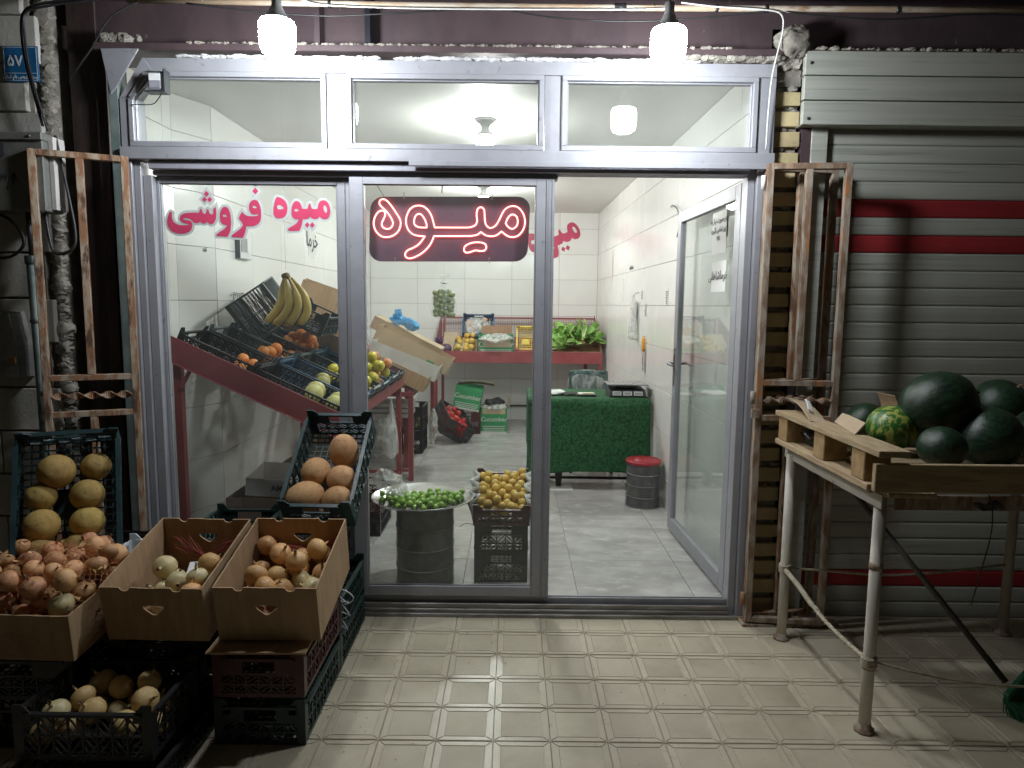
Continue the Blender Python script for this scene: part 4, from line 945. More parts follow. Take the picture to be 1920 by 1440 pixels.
# net strings over the heap
def net_mesh(cx, cy_, rx, ry, h, n, m, r, seed):
    rnd = random.Random(seed); mb = MB()
    def P(u, v):
        a = u*2*math.pi; k = math.sin(v*math.pi/2)
        return (cx+rx*k*math.cos(a), cy_+ry*k*math.sin(a), h*math.cos(v*math.pi/2)*(1+.05*math.sin(5*a)*k)+.01*math.sin(9*a+v*8))
    for i in range(n):
        for s_ in (-1, 1): mb.tube([P(i/n+s_*k/m*.35, .12+.86*k/m) for k in range(m+1)], r, 3, cap=False)
    return mb
zt = max(z for x, y, z, r_ in heap)+.03
t = thing('onion_net', 'torn orange red net stretched over the heap of onions', 'net', c1.location, c1.rotation_euler)
ob('net_strings', net_mesh(.01, 0, .27, .235, zt, 40, 22, .0006, 1), m_net2, t, loc=(0,0,0))['kind'] = 'stuff'
rnd = random.Random(12); mb = MB()
for k in range(46):
    a = rnd.uniform(0, 6.28); x = rnd.uniform(-.2,.24); y = rnd.uniform(-.2,.05); z = .19+.12*(1-(x*x/.08+y*y/.06))
    p = Vector((x, y, z)); q = [p+Vector((rnd.uniform(-.013,.013), rnd.uniform(-.013,.013), rnd.uniform(-.008,.012))) for _ in range(4)]
    mb.add(q, [(0,1,2),(1,3,2)])
o = ob('loose_peel', mb, m_onion_r, t, loc=(0,0,0)); o['kind'] = 'stuff'
# red net in the middle box
t = thing('red_net', 'crumpled red net with a round tag inside the middle cardboard box', 'net', c2.location, c2.rotation_euler)
rnd = random.Random(3); mb = MB()
for k in range(38):
    a = Vector((.03, .11, .12)); s_ = rnd.choice((-1,1)); b = Vector((.03+s_*rnd.uniform(.06,.15), .19+rnd.uniform(-.03,.005), .13+rnd.uniform(-.03,.05)))
    c = (a+b)/2+Vector((0,0,rnd.uniform(-.03,.02))); mb.tube(sm3([a, c, b], 4), .0011, 4, cap=False)
for k in range(14):
    a = Vector((.03,.11,.12)); b = a+Vector((rnd.uniform(-.02,.03), rnd.uniform(-.04,-.01), -.07)); mb.tube([a,(a+b)/2+Vector((rnd.uniform(-.01,.01),0,0)),b], .0013, 4, cap=False)
ob('net_strings', mb, m_net, t, loc=(0,0,0))['kind'] = 'stuff'
ob('tag', MB().lathe([(.0001,0),(.014,0),(.014,.004),(.0001,.004)], 14), m_cpink, t, loc=(.03,.10,.122), rot=(R(70),0,0))
o = single('net_bag_label', B(-.07,.07,-.06,.06,0,.003), m_paper, 'white paper packet lying on the pale onions in the middle box', 'packet', TM(c2) @ Vector((.075,.02,.115)), rot=(R(18),0,R(12)))
t = thing('red_net', 'loose red net along the back of the rightmost cardboard box', 'net', c3.location, c3.rotation_euler)
rnd = random.Random(5); mb = MB()
for k in range(34):
    y = .19+rnd.uniform(-.03,.01); z = .085+rnd.uniform(-.02,.03); mb.tube(sm3([(-.16,y,z+rnd.uniform(-.02,.02)),(-.05,y-.02,z+rnd.uniform(0,.02)),(.05,y,z),(.15,y-.01,z+rnd.uniform(0,.10))], 4), .0011, 4, cap=False)
ob('net_strings', mb, m_net, t, loc=(0,0,0))['kind'] = 'stuff'
# crates under the cartons
GR = 'crates stacked under the cardboard boxes'
crate('maroon plastic crate directly under the rightmost cardboard box', (-.845, 2.43, .172), W=.31, mat=m_cmar, group=GR)
crate('dark green plastic crate on the ground under the maroon crate', (-.845, 2.43, .0), W=.31, mat=m_cgreen, group=GR)
o = single('cardboard_sheet', B(-.165,.165,-.24,.2,0,.006), m_kraft, 'flattened cardboard sheet between the maroon crate and the box above it', 'cardboard', (-.845, 2.40, .345), rot=(R(1),0,R(1)))
crate('black plastic crate under the middle cardboard box, upper of two', (-1.235, 2.52, .172), W=.31, group=GR)
crate('black plastic crate under the middle cardboard box, bottom one', (-1.235, 2.52, 0), W=.31, group=GR)
crate('black plastic crate under the netted onions, upper of two', (-1.64, 2.40, .172), W=.38, group=GR)
crate('black plastic crate under the netted onions, bottom one', (-1.64, 2.40, 0), W=.38, group=GR)
# landscape crate of onions in front
lc = crate('black plastic crate of onions standing lowest at the front left', (-1.275, 2.08, .125), (0,0,0), .415, .31, .175, m_cblack, None, 'slots')
onions_in(lc, 18, (-.20,.20,-.15,.15), .041, .008, 41, M('tan_onion_skin', (.64,.47,.22), (.50,.32,.12), 9, .32, 0, .3, 60, stretch=(3,3,.4), lo=.42, hi=.60, c3=(.68,.58,.36), sc3=9, lo3=.55, hi3=.75, rnd=.15, bst=(3,3,.4)), 'onion in the front black crate', 'onions in the front black crate', alt=m_onion_w)
crate('flat black crate lying under the front crate of onions', (-1.27, 2.10, 0), (0,0,R(-3)), .44, .46, .12, m_cblack, name='plastic_crate')
# stack behind with the tilted melon crate
GS = 'crates stacked beside the shop window'
crate('dark green crate at the bottom of the stack beside the shop window', (-.845, 2.905, 0), W=.31, L_=.46, mat=m_cgreen, group=GS)
crate('dark green crate second from the bottom beside the shop window', (-.845, 2.905, .165), W=.31, L_=.46, mat=m_cgreen, group=GS)
crate('black crate third from the bottom, just under the tilted crate of orange melons', (-.90, 2.95, .33), W=.30, L_=.42, mat=m_cblack, group=GS)
crate('black crate beside the wall post, left of the stack, behind the cardboard boxes', (-1.22, 2.92, .40), W=.30, L_=.42, mat=m_cgreen)
crate('black crate under the green crate behind the cardboard boxes', (-1.22, 2.92, .235), W=.30, L_=.42, mat=m_cblack)
crate('black crate on the ground behind the cardboard boxes', (-1.22, 2.92, .07), W=.30, L_=.42, mat=m_cblack)
# white wire rack
t = thing('white_rack', 'white plastic strip rack hanging over the edge of the green crates', 'rack', (-.70, 2.8, .30))
mb = MB(); pa = [(-.785,2.72,.335),(-.735,2.70,.348),(-.665,2.66,.35),(-.63,2.66,.32),(-.655,2.68,.285),(-.69,2.72,.26),(-.655,2.70,.225),(-.695,2.72,.20),(-.665,2.70,.165),(-.74,2.73,.19),(-.80,2.74,.20)]
mb.tube(sm3(pa, 2), .0026, 6)
for a, b in (((-.76,2.71,.345),(-.655,2.68,.285)),((-.70,2.68,.352),(-.69,2.72,.26)),((-.80,2.73,.29),(-.655,2.69,.285)),((-.66,2.66,.35),(-.72,2.72,.24)),((-.80,2.74,.24),(-.69,2.72,.26)),((-.655,2.70,.225),(-.77,2.73,.26)),((-.695,2.72,.20),(-.655,2.70,.225)),((-.78,2.73,.32),(-.70,2.72,.22)),((-.74,2.73,.19),(-.69,2.72,.26))): mb.tube([a,b], .0022, 6)
ob('rack_strips', mb, m_cwhite, t)
# tilted crate of orange melons
tc_ = crate('dark green plastic crate of orange melons tilted toward the street on the stack', (-.785, 2.985, .735), (R(39),0,R(-2)), .295, .50, .165, m_cteal)
Mt = TM(tc_)
for k, (x, y, z, r_, sd, rt) in enumerate(((.045,.075,.085,.064,0,(R(15),0,0)),(-.055,-.035,.078,.063,1,(R(100),R(10),0)),(.065,-.075,.082,.062,1,(R(60),R(60),0)),(-.072,-.165,.075,.066,0,(R(10),R(80),R(20))),(.068,-.178,.075,.060,0,(R(10),R(75),R(-30))))):
    fruit('omelon', 'orange_melon', Mt @ Vector((x, y, z)), r_, m_melon_o, ['tall orange netted melon standing highest in the tilted crate','round orange melon in the middle left of the tilted crate','orange melon at the right edge of the tilted crate','orange melon at the lower left corner of the tilted crate','orange melon at the lower right corner of the tilted crate'][k], 'melon', 'orange melons in the tilted crate', rot=rt, seed=sd)
# steep crate of yellow melons
sc_ = crate('dark green plastic crate of yellow melons leaning almost upright at the far left', (-1.70, 2.60, .715), (R(64),0,R(26)), .335, .50, .17, m_cteal)
Ms = TM(sc_)
ml = [(-.045,.115,.075,.066,0,(R(60),R(70),0)),(.085,.125,.07,.053,1,(R(40),R(30),0)),(-.095,.025,.065,.054,1,(R(58),0,0)),(.055,.015,.07,.060,0,(R(50),R(60),0)),(-.09,-.085,.07,.062,1,(R(30),R(70),0)),(.055,-.09,.07,.060,0,(R(50),R(60),0)),(.03,-.185,.075,.058,1,(R(50),R(40),0)),(-.095,-.19,.075,.055,0,(R(50),R(40),0))]
lb = ['largest yellow green melon at the top left of the leaning crate','deep yellow melon at the top right of the leaning crate','small round melon showing its navel at the left of the leaning crate','striped melon in the middle right of the leaning crate','bright yellow melon at the lower left of the leaning crate','ochre melon at the lower right of the leaning crate','melon at the bottom of the leaning crate, half behind the onions','melon at the bottom left of the leaning crate, behind the onions']
for k, (x, y, z, r_, sd, rt) in enumerate(ml):
    fruit('melon', 'yellow_melon', Ms @ Vector((x, y, z)), r_, m_melon, lb[k], 'melon', 'yellow melons in the leaning crate', rot=rt, seed=sd)
crate('pale grey crate corner sticking out behind the netted onions', (-1.50, 2.72, .40), (0,0,R(6)), .26, .36, .10, m_cwhite)
crate('black crate holding up the leaning crate of yellow melons', (-1.70, 2.86, .30), W=.33, mat=m_cblack)
crate('black crate on the ground below the leaning crate of yellow melons', (-1.70, 2.88, .13), W=.33, mat=m_cblack)

# ================================================================== watermelon stand, right
t = thing('market_stand', 'white painted pipe stand with a rusty patched leg carrying the watermelon pallet', 'stand', (1.26, 2.7, 0))
def leg(x, y, z1):
    l = ob('leg', MB().tube([(x,y,.012),(x,y,.32),(x,y,z1)], .0205, 14), m_wpaint, t)
    ob('foot_plate', MB().lathe([(.001,0),(.036,0),(.036,.01),(.024,.016),(.024,.03),(.001,.03)], 8, (x, y, 0)), m_rust2, t)
    return l
for x, y in ((1.272,2.306),(1.240,2.99),(2.30,3.06),(2.28,2.30)): leg(x, y, .855)
ob('leg_collar', MB().tube([(1.272,2.306,.60),(1.272,2.306,.625)], .0225, 14), m_rust2, t); ob('leg_collar', MB().tube([(1.272,2.306,.235),(1.272,2.306,.285)], .0225, 14), m_rust2, t)
ob('side_rail', MB().box(1.238,1.244,2.24,3.06,.832,.882).box(1.244,1.285,2.24,3.06,.876,.882), m_wpaint, t, bevel=.001)
ob('side_rail', MB().box(2.30,2.306,2.24,3.06,.832,.882), m_wpaint, t); ob('front_rail', MB().box(1.285,2.30,2.24,2.246,.832,.882), m_rust2, t); ob('back_rail', MB().box(1.285,2.30,3.04,3.046,.832,.882), m_rust2, t)
# rope and wire ties
t = thing('rope_tie', 'knotted rope wrapped between the two left legs of the stand', 'rope', (1.25, 2.7, .3))
mb = MB(); pts = sm3([(1.235,3.01,.335),(1.24,2.85,.315),(1.247,2.72,.285),(1.255,2.60,.265),(1.262,2.45,.26),(1.272,2.32,.262)], 6)
mb.tube(pts, [.011]*13+[.008]*(len(pts)-13), 8)
for k in range(22):
    f = k/21; p = pts[int(f*(len(pts)-1))]; mb.tube([p+Vector((-.008,0,-.008)), p+Vector((0,-.008,.010)), p+Vector((.008,.002,-.004))], .003, 5)
mb.tube([(1.25,2.70,.285),(1.262,2.66,.262),(1.27,2.64,.255)], .008, 6)
ob('rope_body', mb, m_rope, t)
for z, y, x in ((.262,2.306,1.272),(.335,2.99,1.24)):
    mb = MB()
    for q in range(4): mb.tube([(x+.024*math.cos(a/8*6.283), y+.024*math.sin(a/8*6.283), z+q*.009-.012+.004*math.sin(a)) for a in range(8)], .005, 5, closed=True)
    ob('knot', mb, m_rope, t)
cable('rope', sm3([(1.28,2.31,.262),(1.5,2.29,.215),(1.75,2.28,.19),(2.0,2.28,.195),(2.28,2.30,.21)]), .0045, m_rope, 'thin rope sagging along the front of the stand', 'rope')
cable('rope', sm3([(1.245,3.0,.33),(1.45,3.01,.315),(1.7,3.03,.29),(1.95,3.04,.30),(2.29,3.06,.335)]), .006, m_rope, 'rope sagging between the two rear legs of the stand', 'rope')
# pallet
t = thing('wooden_pallet', 'rough wooden pallet lying on the stand with a low plank lip in front', 'pallet', (1.7, 2.6, .883))
def wd(n, *b, m=m_wood, **k): return ob(n, B(*b), m, t, bevel=.002, **k)
for i, y in enumerate((2.30,2.42,2.545,2.68,2.80,2.93)): wd('cross_board', 1.205+(i%2)*.015, 2.5, y-.04, y+.04, .884, .902, m=m_woodx)
wd('bottom_board', 1.175, 1.255, 2.22, 3.02, .903, .925); wd('bottom_board', 1.6, 1.7, 2.24, 3.02, .903, .921); wd('bottom_board', 2.1, 2.2, 2.24, 3.02, .903, .921)
for y in (2.30, 2.60, 2.955):
    for x in (1.225,): ob('block', B(x-.045, x+.045, y-.045, y+.045, .926, 1.028), m_woodend, t, bevel=.003)
wd('top_board', 1.17, 1.275, 2.15, 3.02, 1.029, 1.050); 
for i, y in enumerate((2.35,2.5,2.66,2.82,2.96)): wd('deck_board', 1.277, 2.5, y-.055, y+.055, .930, .948, m=m_woodx)
wd('lip_board', 1.185, 2.5, 2.19, 2.212, .905, .998, m=m_woodx); wd('broken_board', 1.24, 1.40, 2.20, 2.28, .884, .898, m=m_wood)
# things tucked in it
def crumple(name, loc, s_, mat, label, cat, seed, rot=None):
    m = ball(name, s_[0], s_[1], s_[2], 24, 16); noise_disp(m, min(s_)*.75, 2.0/max(s_), seed); noise_disp(m, min(s_)*.35, 5/max(s_), seed+3)
    return single(name, m, mat, label, cat, loc, rot)
crumple('crumpled_bag', (1.25, 2.80, .965), (.035,.11,.03), m_filmk, 'crumpled dark bag stuffed between the pallet boards', 'bag', 3)
single('paper_roll', MB().lathe([(.028,-.05),(.032,-.05),(.032,.05),(.028,.05),(.028,-.05)], 16), m_paper, 'grey white cardboard tube pushed between the pallet boards', 'tube', (1.26, 2.385, .962), rot=(R(90),0,R(60)))
def sheet(name, w, l, bend, mat, label, loc, rot, seed=0):
    mb = MB(); n = 8; rnd = random.Random(seed); vs = []
    for j, zz_ in ((0, 0), (1, .004)):
        for i in range(n+1):
            for k in range(5):
                u, v = i/n, k/4; vs.append(((v-.5)*w*(1-.12*u*(seed % 2)), (u-.5)*l, zz_+bend*math.sin(u*2.6)+rnd.uniform(-.001,.001)*0))
    N5 = (n+1)*5; fs = []
    for i in range(n):
        for k in range(4):
            a = i*5+k; fs += [(a,a+1,a+6,a+5), (N5+a,N5+a+5,N5+a+6,N5+a+1)]
    for i in range(n):
        for k in (0, 4): a = i*5+k; fs.append((a, a+5, N5+a+5, N5+a))
    for k in range(4):
        for i in (0, n): a = i*5+k; fs.append((a, a+1, N5+a+1, N5+a))
    return single(name, mb.add(vs, fs), mat, label, 'cardboard', loc, rot)
sheet('cardboard_sheet', .07, .36, .02, m_kraft_l, 'long bent strip of pale cardboard at the rear left of the pallet', (1.245, 2.88, 1.062), (R(6),R(12),R(-6)), 1)
sheet('cardboard_sheet', .02, .16, .004, m_paper, 'narrow torn cardboard strip lying over the long one on the pallet', (1.245, 2.86, 1.092), (R(8),R(30),R(-14)), 2)
sheet('cardboard_sheet', .055, .30, .010, m_kraft_l, 'torn cardboard sheet along the left side of the watermelons', (1.285, 2.58, 1.065), (R(-3),R(-52),R(-10)), 3)
sheet('cardboard_sheet', .12, .10, .01, m_kraft, 'brown cardboard flap standing behind the striped watermelon', (1.56, 2.83, 1.10), (R(70),0,R(95)), 4)
mb = MB(); mb.tube(sm3([(1.56,2.19,.90),(1.57,2.185,.86),(1.575,2.185,.78),(1.56,2.19,.66),(1.54,2.2,.52)]), .0022, 5)
t2 = thing('hanging_tatter', 'dark torn plastic scrap with a string dangling under the pallet front', 'scrap', (1.57, 2.19, .87))
ob('string', mb, m_cable, t2); m = ball('scrap', .055, .008, .022, 12, 8); noise_disp(m, .02, 20, 2); ob('scrap', m, m_filmk, t2, loc=(0,0,-.01))
WMS = [((1.60,2.56,1.145),.122,m_wm,(R(20),R(60),0),0,'largest dark watermelon on top of the heap'),
 ((1.455,2.60,1.048),.089,m_wms,(R(18),R(-25),R(20)),1,'striped light green and yellow watermelon, the only pale one'),
 ((1.475,2.83,1.03),.082,m_wm,(R(60),R(80),0),1,'dark watermelon at the rear left behind the striped one'),
 ((1.50,2.36,1.022),.074,m_wm,(R(80),R(80),0),0,'small dark watermelon at the front left corner of the pallet'),
 ((1.735,2.46,1.040),.112,m_wm,(R(80),R(90),R(20)),1,'large dark watermelon at the front right under the biggest'),
 ((2.06,2.88,1.105),.108,m_wm,(R(30),R(20),0),1,'dark watermelon with a pale stem scar at the rear right'),
 ((1.86,2.80,1.035),.10,m_wm,(R(70),R(20),0),0,'dark watermelon in the middle of the heap, mostly hidden'),
 ((2.03,2.58,1.035),.105,m_wm,(R(70),R(50),0),0,'dark watermelon at the right edge of the photo'),
 ((1.655,2.75,1.035),.095,m_wm,(R(70),R(50),0),1,'dark watermelon under the biggest one, hidden at the back'),
 ((2.05,2.34,1.03),.10,m_wm,(R(70),R(80),0),1,'dark watermelon at the front, beyond the right edge')]
for p, r_, m_, rt, sd, lab in WMS:
    o = fruit('wm', 'watermelon', p, r_, m_, lab, 'watermelon', 'watermelons heaped on the pallet', rot=rt, seed=sd)
    if 'stem' in lab or 'largest' in lab: ob('stem', MB().tube([(0,0,.9),(.03,-.08,1.08),(.10,-.06,1.12)], .035, 6), m_root, o, loc=(0,0,0))
# broom
t = thing('broom', 'push broom with green bristles leaning head down behind the stand leg', 'broom', (1.90, 2.46, 0))
ob('handle', MB().tube([(1.40,2.99,.84),(1.91,2.50,.08)], .012, 10), m_pole, t)
ob('head', MB().bar((1.865,2.43,.055),(2.02,2.53,.105), .022, .035, (0,0,1)), m_broom, t, bevel=.004)
rnd = random.Random(2); mb = MB()
for k in range(900):
    f = rnd.random(); p = Vector((1.865,2.43,.045)).lerp(Vector((2.02,2.53,.095)), f)+Vector((rnd.uniform(-.012,.012), rnd.uniform(-.012,.012), 0)); q = p+Vector((rnd.uniform(-.03,.03)+.02, rnd.uniform(-.07,-.02), -p.z+.002))
    mb.bar(p, q, .0022, .0022)
o = ob('bristles', mb, m_broom, t); o['kind'] = 'stuff'

# ================================================================== inside: tray of plums, apricots
def mesh_drum(name, label, cat, loc, r, h, n, lid=False, rings=4):
    t = thing(name, label, cat, loc)
    mb = MB(); m = 22
    for s_ in (-1, 1):
        for i in range(n):
            a0 = i/n*2*math.pi; pr = None
            for k in range(m+1):
                a = a0+s_*k/m*h/r*1.0; rr = r; z = h*k/m
                p = (rr*math.cos(a), rr*math.sin(a), z, a)
                if pr:
                    w = .0016/r; mb.add([(r*math.cos(pr[3]-w), r*math.sin(pr[3]-w), pr[2]),(r*math.cos(pr[3]+w), r*math.sin(pr[3]+w), pr[2]),(r*math.cos(a+w), r*math.sin(a+w), z),(r*math.cos(a-w), r*math.sin(a-w), z)],[(0,1,2,3)])
                pr = p
    ob('mesh_wall', mb, m_mesh, t, loc=(0,0,0))['kind'] = 'stuff'
    ob('liner', MB().lathe([(.001,.004),(r-.006,.004),(r-.006,h-.004)], 40), m_liner, t, loc=(0,0,0))
    for k in range(rings+1):
        z = h*k/rings; ob('ring', MB().tube([((r+.001)*math.cos(a/32*6.2832), (r+.001)*math.sin(a/32*6.2832), min(max(z,.004), h-.003)+.006*math.sin(a/32*6.2832)*(0 if k in (0, rings) else 1)) for a in range(32)], .0035, 6, closed=True), m_mesh, t, loc=(0,0,0))
    if lid:
        ob('lid', MB().lathe([(r*1.08,h-.012),(r*1.10,h+.002),(r*1.05,h+.012),(r*.9,h+.006),(r*.6,h+.010),(r*.55,h+.018),(.001,h+.020)], 36), m_redlid, t, loc=(0,0,0))
    return t
FZ = .0235
mesh_drum('mesh_bin', 'tall dark mesh bin standing upside under the plum tray behind the glass', 'mesh bin', (-.455, 3.56, FZ), .152, .425, 110)
t = thing('steel_tray', 'wide round stainless tray of green plums balanced on the dark mesh bin', 'tray', (-.47, 3.60, FZ+.43))
ob('tray_dish', MB().lathe([(.001,.0),(.19,.001),(.215,.012),(.222,.014),(.262,.020),(.272,.028),(.276,.028),(.274,.022),(.262,.015),(.220,.009),(.19,-.003),(.001,-.004)], 64), m_inox, t, loc=(0,0,0))
Mt = TM(t)
pp = pile(150, (-.24,.25,-.24,.05), .0165, .003, 5, rv=.08, tries=60, top=.052, shape=lambda x, y: x*x+y*y < .048 and y < -.02+.04*math.sin(x*9+1) )
for x, y, z, rr in pp: fruit('plum', 'green_plum', Mt @ Vector((x, y, z)), rr, m_plum, 'small green plum heaped on the round steel tray', 'plum', 'green plums on the steel tray')
def film(name, label, loc, s_, mat, seed, rot=None, cat='plastic bag', amp=.4):
    m = ball(name, s_[0], s_[1], s_[2], 36, 26); noise_disp(m, min(s_)*amp*1.3, 1.6/max(s_), seed); noise_disp(m, min(s_)*amp*.5, 6/max(s_), seed+2)
    return single(name, m, mat, label, cat, loc, rot)
film('plastic_bag', 'clear crumpled plastic bag lying over the left rim of the plum tray', (-.655, 3.63, FZ+.515), (.105,.08,.055), m_film2, 3, (0,R(28),0))
film('plastic_bag', 'clear plastic film bunched on the plums near the tray rim', (-.59, 3.55, FZ+.475), (.075,.06,.025), m_film, 6, (0,R(12),0))
GA = 'black crates under the apricots'
crate('black crate under the apricots, upper of two', (-.05, 3.74, FZ+.158), W=.285, L_=.40, H=.185, group=GA, notch=False); crate('black crate under the apricots, bottom one on the shop floor', (-.05, 3.74, FZ), W=.285, L_=.40, H=.18, group=GA, notch=False)
ac = crate('dark red plastic crate of yellow apricots tilted on two black crates', (-.048, 3.755, .385), (R(11),0,0), .30, .47, .12, m_cmar)
Ma = TM(ac)
for x, y, z, rr in pile(110, (-.138,.138,-.215,.222), .0235, .014, 14, rv=.12, tries=40, top=.115): fruit('apricot', 'apricot', Ma @ Vector((x, y, z)), rr, m_apri, 'yellow apricot in the dark red crate behind the glass', 'apricot', 'apricots in the dark red crate')
t = thing('paper_liner', 'torn white paper lining the dark red crate of apricots', 'paper', ac.location, ac.rotation_euler)
for s_ in (-1, 1):
    m = B(-.0015,.0015,-.23,.23,-.01,.135).mesh('liner_sheet')
    bm_ = ob('liner_sheet', MB().add([(s_*(.152+.012*math.sin(i*1.3)*k), -.23+.46*i/16, -.01*k+.02+.13*k/3+.006*math.sin(i*2.1)) for i in range(17) for k in range(4)], [(i*4+k, i*4+k+1, i*4+k+5, i*4+k+4) for i in range(16) for k in range(3)], True), m_paper, t, loc=(0,0,0))
    bm_.modifiers.new('thick', 'SOLIDIFY').thickness = .001
ob('string_end', MB().tube(sm3([(-.15,-.22,.0),(-.19,-.23,.01),(-.22,-.23,-.01)]), .002, 5), m_rope, t, loc=(0,0,0))

# ================================================================== inside: sloping red stand on the left
TH_ = math.atan(.454); cs, sn = math.cos(TH_), math.sin(TH_)
def zt(x): return .539-.454*x
def slope_rot(extra=0, yaw=90): return tuple((Matrix.Rotation(TH_+R(extra), 3, 'Y') @ Matrix.Rotation(R(yaw), 3, 'Z')).to_euler())
def on_slope(x, y, h=0, dz=-.07): return (x+sn*h, y, zt(x)+dz+cs*h)
st = thing('display_stand', 'dark red steel display stand sloping down from the left wall', 'display stand', (-1.35, 4.5, 0))
def sprism(name, pts, y0, y1, parent, m=m_sred):
    n = len(pts); mb = MB().add([(x, y0, z) for x, z in pts]+[(x, y1, z) for x, z in pts], [tuple(range(n)), tuple(range(2*n-1, n-1, -1))]+[(i, i+n, (i+1) % n+n, (i+1) % n) for i in range(n)])
    return ob(name, mb, m, parent, bevel=.0015)
sprism('end_board', [(-1.80,1.225),(-.905,.812),(-.89,.812),(-.89,.943),(-1.755,1.336),(-1.78,1.345),(-1.80,1.335)], 3.495, 3.503, st)
sprism('end_flange', [(-1.795,1.222),(-.90,.812),(-.90,.808),(-1.795,1.218)], 3.478, 3.503, st)
sprism('end_board', [(-1.80,1.225),(-.905,.812),(-.89,.812),(-.89,.943),(-1.755,1.336),(-1.80,1.335)], 5.63, 5.638, st)
ob('low_board', B(-.895, -.887, 3.504, 5.63, .835, .943), m_sred, st, bevel=.0015); ob('low_flange', B(-.93,-.896,3.504,5.63,.835,.840), m_sred, st)
mb = MB()
for k in range(72): y = 3.52+k*.0295; mb.bar((-1.79,y,zt(-1.79)-.077),(-.90,y,zt(-.90)-.077), .003, .003)
for k in range(30): x = -1.79+k*.0306; mb.bar((x,3.504,zt(x)-.080),(x,5.63,zt(x)-.080), .003, .003)
ob('tray_mesh', mb, m_sred, st)['kind'] = 'stuff'
for y in (4.2,4.9): ob('tray_bar', MB().bar((-1.79,y,zt(-1.79)-.09),(-.90,y,zt(-.90)-.09), .02, .015), m_sred, st)
for x, y, z in ((-1.722,3.535,1.19),(-.93,3.535,.84),(-1.722,5.61,1.19),(-.93,5.61,.84)): ob('leg', B(x-.02,x+.02,y-.02,y+.02,.02,z), m_sred, st, bevel=.002)
ob('corner_bracket', MB().bar((-1.70,3.505,1.06),(-1.65,3.505,1.145), .018, .012), m_sred, st)
ob('stretcher', B(-1.70,-.95,5.60,5.62,.10,.125), m_sred, st); ob('stretcher', B(-.94,-.92,3.56,5.59,.10,.125), m_sred, st); ob('stretcher', B(-1.70,-.95,5.60,5.62,.75,.78), m_sred, st)
GP = 'crates of fruit on the sloping red stand'
def sc8(label, x, y, H, mat, style='x', L_=.50, W=.315, h=.0, extra=0, notch=True): return crate(label, on_slope(x, y, h), slope_rot(extra), W, L_ if x > -1.3 else .42, H, mat, GP, style, notch)
rnd = random.Random(8)
def fill(t, kind, name, n, rect, r, mat, label, cat, group, seed, z0=.008, alt=None, altn=None):
    M_ = TM(t)
    for x, y, z, rr in pile(n, rect, r, z0, seed): fruit(kind, name, M_ @ Vector((x, y, z)), rr, mat, label, cat, group)
XL, XU = -1.127, -1.552
c = sc8('low black crate of pale melons, nearest the street on the red stand', XL, 3.685, .115, m_cblack, 'net'); Mc = TM(c)
for i, (x, y) in enumerate(((-.08,-.18),(.05,-.165),(-.06,-.05),(.06,-.03))):
    fruit('melon', 'pale_melon', Mc @ Vector((x, y, .060)), .052, m_melon_p, ['pale green melon at the lower corner of the nearest crate on the stand','pale green melon at the low outer end of the nearest crate on the stand','pale green melon in the middle of the nearest crate, window side','largest looking pale melon in the middle of the nearest crate','pale green melon in the upper half of the nearest crate, window side','pale green melon at the upper end of the nearest crate'][i], 'melon', 'pale melons on the red stand', rot=(.3*i,.2,i), seed=i)
c = sc8('black crate with a tall notched end against the wall, holding few oranges', XU, 3.68, .12, m_cblack); fill(c, 'orange', 'orange', 5, (-.14,.14,-.20,-.06), .034, m_orange, 'orange at the low end of the nearest upper crate', 'orange', 'oranges in the nearest upper crate', 3)
c = sc8('blue green crate of pale melons in the second row of the red stand', XL, 4.02, .12, m_cblue, 'net'); Mc = TM(c)
for i, (x, y) in enumerate(((-.07,-.17),(.06,-.15),(-.05,-.0),(.07,.03))): fruit('melon', 'pale_melon', Mc @ Vector((x, y, .055)), .045, m_melon_p, ['small pale melon at the low end of the second row crate','pale melon by the side of the second row crate','pale melon in the middle of the second row crate','pale melon deep in the second row crate'][i], 'melon', 'pale melons on the red stand', rot=(.3*i,.2,i), seed=i)
c = sc8('slate green crate of persimmons in the second row, upper end', XU, 4.02, .13, m_cslate); fill(c, 'orange', 'persimmon', 6, (-.14,.14,-.20,-.06), .036, m_orange, 'orange red persimmon at the low end of the second row crate', 'persimmon', 'persimmons in the second row crate', 4)
c = sc8('slate green crate in the third row, lower end', XL, 4.355, .13, m_cslate); fill(c, 'apple', 'apple', 14, (-.14,.14,-.24,.10), .036, m_apple, 'yellow apple in the third row crate', 'apple', 'yellow apples in the third row crate', 6)
c = sc8('slate green crate in the third row, upper end', XU, 4.355, .13, m_cslate); fill(c, 'orange', 'orange', 9, (-.14,.14,-.20,.0), .030, m_orange, 'orange in the third row upper crate', 'orange', 'oranges in the third row upper crate', 7)
c = sc8('blue green crate of yellow apples and peaches at the low end of the fourth row', XL, 4.69, .12, m_csea); Mc = TM(c)
for i, (x, y, z, rr) in enumerate(pile(22, (-.14,.14,-.24,.02), .040, .008, 9)):
    pk = x > .03 and y > -.2
    fruit('apple', 'peach' if pk else 'yellow_apple', Mc @ Vector((x, y, z)), rr, m_peach if pk else m_apple, 'pink orange peach at the far side of the fourth row crate' if pk else 'yellow apple at the near side of the fourth row crate', 'peach' if pk else 'apple', 'peaches in the fourth row crate' if pk else 'yellow apples in the fourth row crate')
c = sc8('blue green crate of bright oranges in the fourth row, upper end', XU, 4.69, .13, m_csea); fill(c, 'orange', 'orange', 18, (-.14,.14,-.20,.05), .036, m_orange, 'bright orange in the fourth row upper crate', 'orange', 'bright oranges in the fourth row upper crate', 10)
sc8('blue green crate in the fifth row, lower end', XL, 5.025, .13, m_csea); sc8('slate green crate in the fifth row, upper end', XU, 5.025, .13, m_cslate)
